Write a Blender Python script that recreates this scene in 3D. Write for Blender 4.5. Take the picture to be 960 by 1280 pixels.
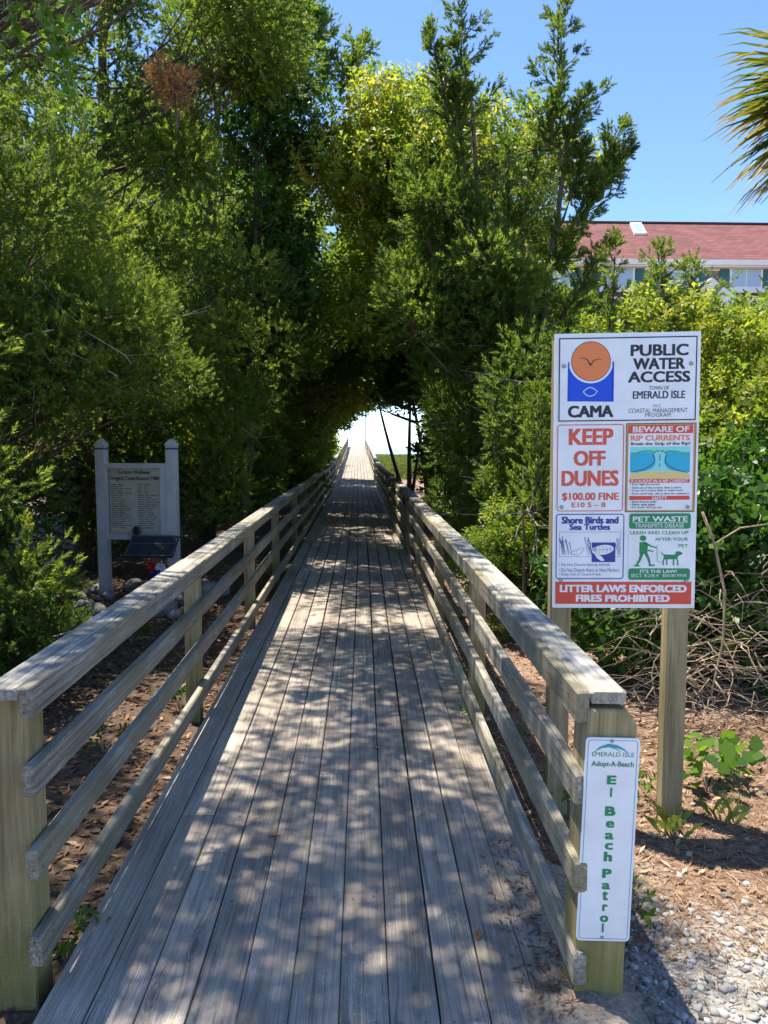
import bpy, math, random
import numpy as np
from mathutils import Vector, Matrix, Quaternion

# ------------------------------------------------------------------ camera, sky, sun, exposure
for o in list(bpy.data.objects): bpy.data.objects.remove(o, do_unlink=True)
S = bpy.context.scene
COL = S.collection
R = math.radians
F_PX, CX, CY = 960.0, 480.0, 640.0           # photograph is 960 x 1280
EYE = Vector((0, 0, 1.6)); PITCH = R(4.88); YAW = R(1.96)
cd = bpy.data.cameras.new('camera'); cam = bpy.data.objects.new('camera', cd); COL.objects.link(cam)
cd.sensor_fit = 'VERTICAL'; cd.sensor_height = 32.0; cd.lens = 32.0 * F_PX / 1280.0
cd.clip_start = 0.05; cd.clip_end = 20000
cam.location = EYE; cam.rotation_euler = (R(90) - PITCH, 0, -YAW)
S.camera = cam
S.render.resolution_x, S.render.resolution_y = 768, 1024

SUN_EL, SUN_AZ = R(72), R(-48)               # azimuth measured from +Y towards +X
w = bpy.data.worlds.new('World'); S.world = w; w.use_nodes = True
nt = w.node_tree; bg = nt.nodes['Background']
sky = nt.nodes.new('ShaderNodeTexSky'); sky.sky_type = 'NISHITA'; sky.sun_disc = False
sky.sun_elevation = SUN_EL; sky.sun_rotation = SUN_AZ % (2 * math.pi)
sky.air_density = 0.66; sky.dust_density = 0.0; sky.ozone_density = 6.0
nt.links.new(sky.outputs[0], bg.inputs[0]); bg.inputs[1].default_value = 0.145
TO_SUN = Vector((math.cos(SUN_EL) * math.sin(SUN_AZ), math.cos(SUN_EL) * math.cos(SUN_AZ), math.sin(SUN_EL)))
sd = bpy.data.lights.new('sun', 'SUN'); sd.energy = 4.6; sd.angle = R(0.53); sd.color = (1.0, 0.94, 0.84)
sun = bpy.data.objects.new('sun', sd); COL.objects.link(sun)
sun.location = (-10, 10, 30); sun.rotation_euler = TO_SUN.to_track_quat('Z', 'Y').to_euler()
S.view_settings.view_transform = 'Standard'; S.view_settings.look = 'None'
S.view_settings.exposure = 1.28; S.view_settings.gamma = 1.0; S.view_settings.use_curve_mapping = False

# ------------------------------------------------------------------ pixel <-> world helpers
_fw = Vector((math.sin(YAW) * math.cos(PITCH), math.cos(YAW) * math.cos(PITCH), -math.sin(PITCH)))
_rt = Vector((math.cos(YAW), -math.sin(YAW), 0)); _up = _rt.cross(_fw)
def ray(x, y): return _fw + _rt * ((x - CX) / F_PX) - _up * ((y - CY) / F_PX)
def onz(x, y, z): d = ray(x, y); return EYE + d * ((z - EYE.z) / d.z)
def ony(x, y, Y): d = ray(x, y); return EYE + d * (Y / d.y)
def proj(p):
    v = Vector(p) - EYE; c = v.dot(_fw)
    if c < 0.05: return None
    return CX + F_PX * v.dot(_rt) / c, CY - F_PX * v.dot(_up) / c, c

# ------------------------------------------------------------------ object helpers
def tag(o, label=None, cat=None, group=None, kind=None):
    if label: o['label'] = label
    if cat: o['category'] = cat
    if group: o['group'] = group
    if kind: o['kind'] = kind
    return o
def empty(name, loc=(0, 0, 0), label=None, cat=None, group=None, rz=0):
    o = bpy.data.objects.new(name, None); COL.objects.link(o); o.location = loc
    o.rotation_euler = (0, 0, rz); o.empty_display_size = 0.1
    return tag(o, label, cat, group)
def link(name, me, mat=None, parent=None, M=None):
    if mat is not None and not me.materials: me.materials.append(mat)
    o = bpy.data.objects.new(name, me); COL.objects.link(o)
    if parent is not None: o.parent = parent
    if M is not None: o.matrix_basis = M
    return o
def pymesh(name, v, f, smooth=False):
    me = bpy.data.meshes.new(name); me.from_pydata([tuple(p) for p in v], [], f); me.update()
    if smooth: me.polygons.foreach_set('use_smooth', [True] * len(me.polygons))
    return me
def npmesh(name, V, Fq, tint=None, smooth=False):
    """V (n,3), Fq (m,k) of k-gons; tint (n,) -> point attribute"""
    me = bpy.data.meshes.new(name); n = len(V); m, k = Fq.shape
    me.vertices.add(n); me.vertices.foreach_set('co', np.ascontiguousarray(V, dtype=np.float32).ravel())
    me.loops.add(m * k); me.loops.foreach_set('vertex_index', np.ascontiguousarray(Fq, dtype=np.int32).ravel())
    me.polygons.add(m); me.polygons.foreach_set('loop_start', np.arange(0, m * k, k, dtype=np.int32))
    if smooth: me.polygons.foreach_set('use_smooth', np.ones(m, dtype=bool))
    me.update(calc_edges=True)
    if tint is not None:
        a = me.attributes.new('tint', 'FLOAT', 'POINT'); a.data.foreach_set('value', np.ascontiguousarray(tint, dtype=np.float32))
    return me
class MB:
    """small mesh collector"""
    def __init__(s): s.v = []; s.f = []
    def add(s, v, f):
        o = len(s.v); s.v += [tuple(p) for p in v]; s.f += [tuple(i + o for i in q) for q in f]; return s
    def box(s, x0, x1, y0, y1, z0, z1):
        v = [(x0,y0,z0),(x1,y0,z0),(x1,y1,z0),(x0,y1,z0),(x0,y0,z1),(x1,y0,z1),(x1,y1,z1),(x0,y1,z1)]
        return s.add(v, [(0,3,2,1),(4,5,6,7),(0,1,5,4),(1,2,6,5),(2,3,7,6),(3,0,4,7)])
    def tube(s, pts, rad, n=6, cap=True):
        v, f = tube_geo(pts, rad, n, cap); return s.add(v, f)
    def build(s, name, mat=None, parent=None, smooth=False, M=None):
        return link(name, pymesh(name, s.v, s.f, smooth), mat, parent, M)
def tube_geo(pts, rad, n=6, cap=True):
    pts = [Vector(p) for p in pts]; v = []; f = []
    ref = Vector((0.31, 0.17, 0.93)).normalized()
    for i, p in enumerate(pts):
        d = (pts[min(i + 1, len(pts) - 1)] - pts[max(i - 1, 0)])
        d = d.normalized() if d.length > 1e-9 else Vector((0, 0, 1))
        a = d.cross(ref)
        if a.length < 0.05: a = d.cross(Vector((1, 0, 0)))
        a.normalize(); b = d.cross(a); r = rad[i] if hasattr(rad, '__len__') else rad
        for k in range(n):
            t = 2 * math.pi * k / n; v.append(p + (a * math.cos(t) + b * math.sin(t)) * r)
    for i in range(len(pts) - 1):
        for k in range(n):
            f.append((i*n + k, i*n + (k+1) % n, (i+1)*n + (k+1) % n, (i+1)*n + k))
    if cap: f.append(tuple(range(n))[::-1]); f.append(tuple((len(pts)-1)*n + k for k in range(n)))
    return v, f
def bevel_box_geo(w, L, h, c=0.004, rng=None, wear=0.0):
    """timber: cross-section w (X) x h (Z), grain along Y from 0 to L, chamfered edges, origin at start centre"""
    a, b = w / 2, h / 2
    prof = [(-a+c,-b),(a-c,-b),(a,-b+c),(a,b-c),(a-c,b),(-a+c,b),(-a,b-c),(-a,-b+c)]
    ys = [0, c, L - c, L]; v = []; f = []
    for i, y in enumerate(ys):
        s = 1 - (c / max(a, b) if i in (0, 3) else 0)
        for (x, z) in prof:
            jx = rng.uniform(-wear, wear) if rng else 0; jz = rng.uniform(-wear, wear) if rng else 0
            v.append((x * s + jx, y, z * s + jz))
    for i in range(3):
        for k in range(8): f.append((i*8 + k, (i+1)*8 + k, (i+1)*8 + (k+1) % 8, i*8 + (k+1) % 8))
    f.append(tuple(range(8))); f.append(tuple(24 + k for k in range(8))[::-1])
    return v, f
def beam(name, p0, p1, w, h, mat, parent, c=0.004, up=(0, 0, 1), rng=None, wear=0.0, roll=0.0):
    p0 = Vector(p0); p1 = Vector(p1); d = (p1 - p0); L = d.length; y = d.normalized()
    x = y.cross(Vector(up)).normalized(); z = x.cross(y)
    M = Matrix(((x.x, y.x, z.x, p0.x), (x.y, y.y, z.y, p0.y), (x.z, y.z, z.z, p0.z), (0, 0, 0, 1)))
    if roll: M = M @ Matrix.Rotation(roll, 4, 'Y')
    v, f = bevel_box_geo(w, L, h, c, rng, wear)
    return link(name, pymesh(name, v, f), mat, parent, M)
def post(name, x, y, z0, z1, w, d, mat, parent, c=0.005, tilt=(0, 0)):
    return beam(name, (x, y, z0), (x + tilt[0], y + tilt[1], z1), w, d, mat, parent, c, up=(0, -1, 0))

# ------------------------------------------------------------------ materials
def newmat(name):
    m = bpy.data.materials.new(name); m.use_nodes = True
    return m, m.node_tree, m.node_tree.nodes['Principled BSDF']
def N(t, kind, **kw):
    n = t.nodes.new(kind)
    for k, v in kw.items():
        if k.startswith('i_'):
            key = k[2:]; key = int(key) if key.isdigit() else key.replace('_', ' ')
            n.inputs[key].default_value = v
        else: setattr(n, k, v)
    return n
def L(t, a, b): t.links.new(a, b)
def ramp(t, fac, stops, interp='LINEAR'):
    r = t.nodes.new('ShaderNodeValToRGB'); e = r.color_ramp; e.interpolation = interp
    while len(e.elements) > 1: e.elements.remove(e.elements[-1])
    e.elements[0].position = stops[0][0]; e.elements[0].color = (*stops[0][1], 1) if len(stops[0][1]) == 3 else stops[0][1]
    for p, c in stops[1:]:
        q = e.elements.new(p); q.color = (*c, 1)
    if fac is not None: L(t, fac, r.inputs[0])
    return r
def mix(t, fac, a, b, mode='MIX'):
    n = t.nodes.new('ShaderNodeMix'); n.data_type = 'RGBA'; n.blend_type = mode
    for s, val in ((n.inputs[0], fac), (n.inputs[6], a), (n.inputs[7], b)):
        if hasattr(val, 'node'): L(t, val, s)
        elif isinstance(val, (int, float)): s.default_value = val
        else: s.default_value = (*val, 1)
    return n.outputs[2]
def math_n(t, op, a, b=None, c=None, clamp=False):
    n = t.nodes.new('ShaderNodeMath'); n.operation = op; n.use_clamp = clamp
    for s, val in zip(n.inputs, (a, b, c)):
        if val is None: continue
        if hasattr(val, 'node'): L(t, val, s)
        else: s.default_value = val
    return n.outputs[0]
def flat(name, col, rough=0.6, metal=0.0, spec=0.4, wear=0.0):
    m, t, b = newmat(name); b.inputs['Base Color'].default_value = (*col, 1)
    b.inputs['Roughness'].default_value = rough; b.inputs['Metallic'].default_value = metal
    b.inputs['Specular IOR Level'].default_value = spec
    tc = N(t, 'ShaderNodeTexCoord'); nz = N(t, 'ShaderNodeTexNoise', i_Scale=9.0, i_Detail=6.0); L(t, tc.outputs['Object'], nz.inputs['Vector'])
    v = 1 - wear; r = ramp(t, nz.outputs[0], [(0.3, tuple(c * v for c in col)), (0.7, tuple(min(1, c * (1 + wear * 0.5)) for c in col))])
    L(t, r.outputs[0], b.inputs['Base Color'])
    return m
def wood(name, dark, mid, light, streak=(0.5, 0.5, 0.48), streak_amt=0.5, tint=(0.20, 0.19, 0.06), tint_amt=0.3, rough=0.85,
         bump=0.35, low_green=0.0, cross=55.0, vary=0.25):
    m, t, b = newmat(name)
    tc = N(t, 'ShaderNodeTexCoord'); oi = N(t, 'ShaderNodeObjectInfo')
    off = N(t, 'ShaderNodeCombineXYZ'); L(t, math_n(t, 'MULTIPLY', oi.outputs['Random'], 37.0), off.inputs[0])
    L(t, math_n(t, 'MULTIPLY', oi.outputs['Random'], 91.0), off.inputs[1]); L(t, math_n(t, 'MULTIPLY', oi.outputs['Random'], 13.0), off.inputs[2])
    add = N(t, 'ShaderNodeVectorMath', operation='ADD'); L(t, tc.outputs['Object'], add.inputs[0]); L(t, off.outputs[0], add.inputs[1])
    P = add.outputs[0]
    # knots: warp the grain round sparse cells
    mk = N(t, 'ShaderNodeMapping'); mk.inputs['Scale'].default_value = (6.0, 1.6, 6.0); L(t, P, mk.inputs[0])
    vk = N(t, 'ShaderNodeTexVoronoi', i_Scale=1.0); vk.feature = 'F1'; L(t, mk.outputs[0], vk.inputs['Vector'])
    kn = N(t, 'ShaderNodeMapRange'); kn.inputs['From Min'].default_value = 0.0; kn.inputs['From Max'].default_value = 0.34
    kn.inputs['To Min'].default_value = 1.0; kn.inputs['To Max'].default_value = 0.0; L(t, vk.outputs['Distance'], kn.inputs[0])
    kn2 = math_n(t, 'POWER', kn.outputs[0], 1.6)
    # slow wander of the grain
    wv = N(t, 'ShaderNodeTexNoise', i_Scale=1.3, i_Detail=2.0); L(t, P, wv.inputs['Vector'])
    sh = N(t, 'ShaderNodeCombineXYZ'); L(t, math_n(t, 'ADD', math_n(t, 'MULTIPLY', wv.outputs[0], 0.03), math_n(t, 'MULTIPLY', kn2, 0.03)), sh.inputs[0])
    p2 = N(t, 'ShaderNodeVectorMath', operation='ADD'); L(t, P, p2.inputs[0]); L(t, sh.outputs[0], p2.inputs[1])
    mg = N(t, 'ShaderNodeMapping'); mg.inputs['Scale'].default_value = (cross, 1.3, cross); L(t, p2.outputs[0], mg.inputs[0])
    g = N(t, 'ShaderNodeTexNoise', i_Scale=1.0, i_Detail=7.0, i_Roughness=0.62); L(t, mg.outputs[0], g.inputs['Vector'])
    mf = N(t, 'ShaderNodeMapping'); mf.inputs['Scale'].default_value = (cross * 3.2, 5.0, cross * 3.2); L(t, p2.outputs[0], mf.inputs[0])
    g2 = N(t, 'ShaderNodeTexNoise', i_Scale=1.0, i_Detail=4.0); L(t, mf.outputs[0], g2.inputs['Vector'])
    gg = math_n(t, 'ADD', math_n(t, 'MULTIPLY', g.outputs[0], 0.72), math_n(t, 'MULTIPLY', g2.outputs[0], 0.28))
    base = ramp(t, gg, [(0.34, dark), (0.5, mid), (0.66, light)])
    # pale weathered flecks in streaks
    ms = N(t, 'ShaderNodeMapping'); ms.inputs['Scale'].default_value = (cross * 2.6, 4.5, cross * 2.6); L(t, p2.outputs[0], ms.inputs[0])
    sn = N(t, 'ShaderNodeTexNoise', i_Scale=1.0, i_Detail=3.0); L(t, ms.outputs[0], sn.inputs['Vector'])
    bl = N(t, 'ShaderNodeTexNoise', i_Scale=3.2, i_Detail=4.0); L(t, P, bl.inputs['Vector'])
    sm = ramp(t, sn.outputs[0], [(0.58, (0, 0, 0)), (0.66, (1, 1, 1))]).outputs[0]
    bm = ramp(t, bl.outputs[0], [(0.42, (0, 0, 0)), (0.62, (1, 1, 1))]).outputs[0]
    sf = math_n(t, 'MULTIPLY', math_n(t, 'MULTIPLY', sm, bm), streak_amt)
    c = mix(t, sf, base.outputs[0], streak)
    # algae / damp tint in blotches
    an = N(t, 'ShaderNodeTexNoise', i_Scale=2.1, i_Detail=5.0); L(t, P, an.inputs['Vector'])
    af = math_n(t, 'MULTIPLY', ramp(t, an.outputs[0], [(0.4, (0, 0, 0)), (0.66, (1, 1, 1))]).outputs[0], tint_amt)
    if low_green:
        ge = N(t, 'ShaderNodeNewGeometry'); sx = N(t, 'ShaderNodeSeparateXYZ'); L(t, ge.outputs['Position'], sx.inputs[0])
        lo = N(t, 'ShaderNodeMapRange'); lo.inputs['From Min'].default_value = 0.75; lo.inputs['From Max'].default_value = 0.0; L(t, sx.outputs[2], lo.inputs[0])
        lf = math_n(t, 'MULTIPLY', lo.outputs[0], ramp(t, an.outputs[0], [(0.3, (0.35,)*3), (0.6, (1, 1, 1))]).outputs[0])
        af = math_n(t, 'MAXIMUM', af, math_n(t, 'MULTIPLY', lf, low_green))
    c = mix(t, af, c, tint)
    # knot hearts and dark checks
    kd = ramp(t, vk.outputs['Distance'], [(0.0, (0.8,)*3), (0.06, (0.6,)*3), (0.09, (0.05,)*3), (0.115, (0.5,)*3), (0.135, (0.05,)*3), (0.16, (0.35,)*3), (0.2, (0, 0, 0))]).outputs[0]
    c = mix(t, kd, c, tuple(x * 0.5 for x in dark))
    ck = ramp(t, g.outputs[0], [(0.27, (1, 1, 1)), (0.33, (0, 0, 0))]).outputs[0]
    c = mix(t, math_n(t, 'MULTIPLY', ck, 0.8), c, tuple(x * 0.35 for x in dark))
    # board to board difference
    vr = N(t, 'ShaderNodeMapRange'); vr.inputs['To Min'].default_value = 1 - vary; vr.inputs['To Max'].default_value = 1 + vary; L(t, oi.outputs['Random'], vr.inputs[0])
    bt = N(t, 'ShaderNodeMapping'); bt.inputs['Scale'].default_value = (5.0, 1.1, 5.0); L(t, P, bt.inputs[0])
    bn = N(t, 'ShaderNodeTexNoise', i_Scale=1.0, i_Detail=5.0, i_Roughness=0.6); L(t, bt.outputs[0], bn.inputs['Vector'])
    c = mix(t, 1.0, c, ramp(t, bn.outputs[0], [(0.3, (0.7, 0.69, 0.68)), (0.5, (1, 1, 1)), (0.72, (1.2, 1.19, 1.17))]).outputs[0], 'MULTIPLY')
    sp = N(t, 'ShaderNodeTexNoise', i_Scale=170.0, i_Detail=2.0); L(t, P, sp.inputs['Vector'])
    c = mix(t, math_n(t, 'MULTIPLY', math_n(t, 'MULTIPLY', ramp(t, sp.outputs[0], [(0.62, (0, 0, 0)), (0.68, (1, 1, 1))]).outputs[0], bm), streak_amt * 0.8), c, streak)
    vc = N(t, 'ShaderNodeVectorMath', operation='SCALE'); L(t, c, vc.inputs[0]); L(t, vr.outputs[0], vc.inputs['Scale'])
    L(t, vc.outputs[0], b.inputs['Base Color']); b.inputs['Roughness'].default_value = rough; b.inputs['Specular IOR Level'].default_value = 0.25
    bp = N(t, 'ShaderNodeBump', i_Strength=bump, i_Distance=0.006); L(t, gg, bp.inputs['Height']); L(t, bp.outputs[0], b.inputs['Normal'])
    return m
def leafmat(name, stops, trans=0.35, tcol=1.5, rough=0.5):
    m, t, b = newmat(name)
    at = N(t, 'ShaderNodeAttribute'); at.attribute_name = 'tint'
    r = ramp(t, at.outputs['Fac'], stops)
    L(t, r.outputs[0], b.inputs['Base Color']); b.inputs['Roughness'].default_value = rough; b.inputs['Specular IOR Level'].default_value = 0.35
    tr = N(t, 'ShaderNodeBsdfTranslucent')
    sc = N(t, 'ShaderNodeVectorMath', operation='MULTIPLY'); L(t, r.outputs[0], sc.inputs[0]); sc.inputs[1].default_value = (tcol * 1.15, tcol * 1.1, tcol * 0.5)
    L(t, sc.outputs[0], tr.inputs[0])
    mx = N(t, 'ShaderNodeMixShader'); mx.inputs[0].default_value = trans
    L(t, b.outputs[0], mx.inputs[1]); L(t, tr.outputs[0], mx.inputs[2]); L(t, mx.outputs[0], t.nodes['Material Output'].inputs[0])
    return m
def barkmat(name, a, c, scale=30):
    m, t, b = newmat(name); tc = N(t, 'ShaderNodeTexCoord')
    mp = N(t, 'ShaderNodeMapping'); mp.inputs['Scale'].default_value = (scale, scale, scale * 0.15); L(t, tc.outputs['Object'], mp.inputs[0])
    n = N(t, 'ShaderNodeTexNoise', i_Scale=1.0, i_Detail=6.0); L(t, mp.outputs[0], n.inputs['Vector'])
    r = ramp(t, n.outputs[0], [(0.3, a), (0.7, c)]); L(t, r.outputs[0], b.inputs['Base Color']); b.inputs['Roughness'].default_value = 0.9
    bp = N(t, 'ShaderNodeBump', i_Strength=0.6, i_Distance=0.02); L(t, n.outputs[0], bp.inputs['Height']); L(t, bp.outputs[0], b.inputs['Normal'])
    return m
M = {}
M['deck'] = wood('weathered_deck_wood', (0.15, 0.128, 0.105), (0.325, 0.274, 0.22), (0.43, 0.375, 0.31), (0.66, 0.62, 0.57), 0.7, (0.25, 0.195, 0.14), 0.35, vary=0.09, cross=90)
M['rail'] = wood('weathered_rail_wood', (0.12, 0.105, 0.08), (0.255, 0.23, 0.182), (0.40, 0.37, 0.31), (0.66, 0.63, 0.58), 0.9, (0.21, 0.175, 0.07), 0.6, vary=0.12, cross=75)
M['cap'] = wood('weathered_cap_wood', (0.12, 0.11, 0.095), (0.31, 0.29, 0.255), (0.48, 0.455, 0.415), (0.64, 0.63, 0.61), 0.7, (0.27, 0.24, 0.13), 0.35, vary=0.1, cross=75)
M['post'] = wood('treated_post_wood', (0.16, 0.12, 0.06), (0.33, 0.255, 0.135), (0.45, 0.365, 0.21), (0.5, 0.45, 0.36), 0.4, (0.21, 0.19, 0.05), 0.3, vary=0.1, low_green=0.9, cross=40, bump=0.25)
M['signpost'] = wood('sign_post_wood', (0.15, 0.12, 0.06), (0.28, 0.225, 0.125), (0.38, 0.315, 0.19), (0.5, 0.46, 0.34), 0.3, (0.22, 0.2, 0.08), 0.25, vary=0.08, low_green=0.3, cross=40, bump=0.25)
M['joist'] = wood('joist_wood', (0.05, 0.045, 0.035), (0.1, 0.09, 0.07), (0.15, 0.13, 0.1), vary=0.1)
CED = [(0.0, (0.042, 0.075, 0.018)), (0.4, (0.086, 0.138, 0.027)), (0.75, (0.14, 0.195, 0.036)), (1.0, (0.20, 0.245, 0.045))]
M['cedar'] = leafmat('cedar_foliage', CED, 0.5, 2.0)
M['yellow'] = leafmat('yellow_green_leaves', [(0, (0.04, 0.09, 0.015)), (0.4, (0.10, 0.17, 0.022)), (0.8, (0.22, 0.27, 0.03)), (1, (0.36, 0.34, 0.05))], 0.5, 1.8)
M['green'] = leafmat('glossy_green_leaves', [(0, (0.02, 0.055, 0.014)), (0.5, (0.05, 0.12, 0.02)), (1, (0.12, 0.22, 0.03))], 0.45, 1.8, 0.38)
M['dead'] = leafmat('dead_cedar_foliage', [(0, (0.2, 0.1, 0.04)), (1, (0.42, 0.23, 0.11))], 0.25, 1.0, 0.8)
M['grass'] = leafmat('dune_grass_blades', [(0, (0.09, 0.14, 0.03)), (0.6, (0.18, 0.23, 0.05)), (1, (0.36, 0.33, 0.14))], 0.3, 1.2)
M['palm'] = leafmat('palm_blades', [(0, (0.05, 0.1, 0.02)), (0.5, (0.14, 0.19, 0.035)), (0.8, (0.33, 0.25, 0.05)), (1, (0.40, 0.32, 0.2))], 0.3, 1.2, 0.4)
M['litter'] = leafmat('dry_leaf_litter', [(0, (0.06, 0.032, 0.018)), (0.45, (0.16, 0.085, 0.045)), (0.8, (0.30, 0.18, 0.10)), (1, (0.5, 0.38, 0.24))], 0.1, 1.0, 0.8)
M['bark'] = barkmat('cedar_bark', (0.05, 0.035, 0.025), (0.17, 0.125, 0.095))
M['twig'] = barkmat('bare_twig', (0.22, 0.17, 0.13), (0.46, 0.39, 0.33), 60)
M['vinewood'] = barkmat('dry_vine', (0.2, 0.14, 0.085), (0.42, 0.32, 0.21), 50)

# ------------------------------------------------------------------ terrain profile
def smooth(a, b, x):
    t = np.clip((x - a) / (b - a), 0, 1); return t * t * (3 - 2 * t)
def zd(y):                                      # deck surface height along the walkway
    y = float(y)
    if y < 26: return 0.0
    if y < 32: return 0.0314 * (y - 26) ** 2 / 12
    return 0.0314 * (y - 29)
DECK_END = 80.0
def ground_z(x, y):
    x = np.asarray(x, float); y = np.asarray(y, float)
    r = 0.0314 * np.clip(y - 30, 0, None); r = np.minimum(r, 1.5)
    h = -0.09 + 0.46 * r
    h = h + 0.2 * smooth(45, 62, y) * np.sin(x * 0.21 + 1.0) * np.sin(y * 0.13) * smooth(2, 7, np.abs(x))
    h = h + 0.05 * np.sin(x * 0.9 + 0.4) * np.sin(y * 0.7) * smooth(1.6, 4, np.abs(x + 0.1)) * smooth(3, 6, y)
    h = h + 0.06 * smooth(0.9, 2.6, x) * smooth(2.2, 4.0, y) * (1 - smooth(6, 9, y))
    h = h - 5.2 * smooth(79, 104, y) - 3.5 * smooth(104, 150, y)
    return h
gx = np.unique(np.concatenate([np.linspace(-2500, -60, 24), np.linspace(-60, -8, 40), np.linspace(-8, 8, 81), np.linspace(8, 60, 40), np.linspace(60, 2500, 24)]))
gy = np.unique(np.concatenate([np.linspace(-1500, -10, 18), np.linspace(-10, 14, 97), np.linspace(14, 160, 100), np.linspace(160, 400, 5)]))
X, Y = np.meshgrid(gx, gy); Z = ground_z(X, Y)
nx, ny = len(gx), len(gy); idx = np.arange(nx * ny).reshape(ny, nx)
Fq = np.stack([idx[:-1, :-1], idx[:-1, 1:], idx[1:, 1:], idx[1:, :-1]], -1).reshape(-1, 4)
def ground_material():
    m, t, b = newmat('ground_mulch_sand_gravel')
    ge = N(t, 'ShaderNodeNewGeometry'); P = ge.outputs['Position']; sx = N(t, 'ShaderNodeSeparateXYZ'); L(t, P, sx.inputs[0])
    n1 = N(t, 'ShaderNodeTexNoise', i_Scale=1.7, i_Detail=8.0); L(t, P, n1.inputs['Vector'])
    n2 = N(t, 'ShaderNodeTexNoise', i_Scale=45.0, i_Detail=6.0, i_Roughness=0.7); L(t, P, n2.inputs['Vector'])
    v1 = N(t, 'ShaderNodeTexVoronoi', i_Scale=75.0); L(t, P, v1.inputs['Vector'])
    mulch = ramp(t, n2.outputs[0], [(0.3, (0.03, 0.018, 0.011)), (0.52, (0.10, 0.06, 0.036)), (0.72, (0.22, 0.145, 0.09))]).outputs[0]
    grav = ramp(t, v1.outputs['Color'], [(0.15, (0.2, 0.185, 0.165)), (0.6, (0.36, 0.34, 0.31)), (0.95, (0.52, 0.5, 0.47))]).outputs[0]
    grav = mix(t, math_n(t, 'MULTIPLY', n1.outputs[0], 0.5), grav, (0.33, 0.27, 0.2))
    sand = ramp(t, n2.outputs[0], [(0.3, (0.42, 0.36, 0.26)), (0.7, (0.58, 0.52, 0.4))]).outputs[0]
    wob = math_n(t, 'MULTIPLY', math_n(t, 'SUBTRACT', n1.outputs[0], 0.5), 1.6)
    gy_ = math_n(t, 'ADD', sx.outputs[1], wob)
    gm = math_n(t, 'MULTIPLY', ramp(t, math_n(t, 'MULTIPLY', gy_, 0.1), [(0.245, (1, 1, 1)), (0.285, (0, 0, 0))]).outputs[0], ramp(t, math_n(t, 'ADD', math_n(t, 'MULTIPLY', sx.outputs[0], 0.1), 0.5), [(0.53, (0, 0, 0)), (0.56, (1, 1, 1))]).outputs[0])
    rs = ramp(t, math_n(t, 'ADD', math_n(t, 'MULTIPLY', sx.outputs[0], 0.1), 0.5), [(0.56, (0, 0, 0)), (0.6, (1, 1, 1))]).outputs[0]
    straw = ramp(t, n2.outputs[0], [(0.3, (0.09, 0.052, 0.034)), (0.5, (0.24, 0.15, 0.10)), (0.7, (0.42, 0.29, 0.21))]).outputs[0]
    mulch = mix(t, rs, mulch, straw)
    c = mix(t, gm, mulch, grav)
    sm = ramp(t, math_n(t, 'MULTIPLY', gy_, 0.01), [(0.41, (0, 0, 0)), (0.46, (1, 1, 1))]).outputs[0]
    c = mix(t, sm, c, sand)
    L(t, c, b.inputs['Base Color']); b.inputs['Roughness'].default_value = 0.95
    bp = N(t, 'ShaderNodeBump', i_Strength=0.8, i_Distance=0.02); L(t, n2.outputs[0], bp.inputs['Height']); L(t, bp.outputs[0], b.inputs['Normal'])
    return m
M['ground'] = ground_material()
tag(link('ground', npmesh('ground', np.stack([X.ravel(), Y.ravel(), Z.ravel()], 1), Fq, smooth=True), M['ground']), 'ground of brown mulch, pale gravel and dune sand', 'ground', kind='structure')
# sea
m, t, b = newmat('sea_water'); b.inputs['Base Color'].default_value = (0.03, 0.16, 0.22, 1); b.inputs['Roughness'].default_value = 0.12; b.inputs['IOR'].default_value = 1.33
ge = N(t, 'ShaderNodeNewGeometry'); mp = N(t, 'ShaderNodeMapping'); mp.inputs['Scale'].default_value = (0.08, 0.35, 1); L(t, ge.outputs['Position'], mp.inputs[0])
nz = N(t, 'ShaderNodeTexNoise', i_Scale=1.0, i_Detail=5.0); L(t, mp.outputs[0], nz.inputs['Vector']); bp = N(t, 'ShaderNodeBump', i_Strength=0.5, i_Distance=0.4)
L(t, nz.outputs[0], bp.inputs['Height']); L(t, bp.outputs[0], b.inputs['Normal']); M['sea'] = m
tag(link('sea', pymesh('sea', [(-12000, 98, -4.6), (12000, 98, -4.6), (12000, 15000, -4.6), (-12000, 15000, -4.6)], [(0, 1, 2, 3)]), M['sea']), 'blue sea beyond the dunes', 'sea', kind='structure')

# ------------------------------------------------------------------ boardwalk: every plank its own piece
rng = random.Random(5)
walk = empty('boardwalk', (0, 0, 0)); tag(walk, 'long weathered grey plank boardwalk running to the beach', 'boardwalk', kind='structure')
NB, X0, X1 = 11, -0.915, 0.655; PW = (X1 - X0) / NB
def deck_x(y):                                  # the walk widens very slightly past its mouth
    return 0.012 * min(max(y - 2, 0), 9)
for i in range(NB):
    y = 1.93 + rng.uniform(-0.02, 0.02); first = True
    while y < DECK_END:
        ln = rng.choice([3.66, 4.27, 4.88]) if not first else rng.uniform(1.0, 4.3)
        first = False; y1 = min(y + ln, DECK_END)
        xc0 = X0 + PW * (i + 0.5) + deck_x(y) * (i / (NB - 1)); xc1 = X0 + PW * (i + 0.5) + deck_x(y1) * (i / (NB - 1))
        gap = rng.choice([0.0015, 0.002, 0.003, 0.004, 0.007])
        beam('plank', (xc0, y + 0.002, zd(y) - 0.019 + rng.uniform(-0.003, 0.002)), (xc1, y1 - 0.003, zd(y1) - 0.019 + rng.uniform(-0.003, 0.002)), PW - gap, 0.038, M['deck'], walk, 0.003, roll=rng.uniform(-0.012, 0.012))
        y = y1
for k, y in enumerate(np.arange(2.0, 40, 0.61)):
    beam('joist', (X0 + 0.02, y, zd(y) - 0.10), (X1 + deck_x(y) - 0.02, y, zd(y) - 0.10), 0.04, 0.115, M['joist'], walk, 0.002)
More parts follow.
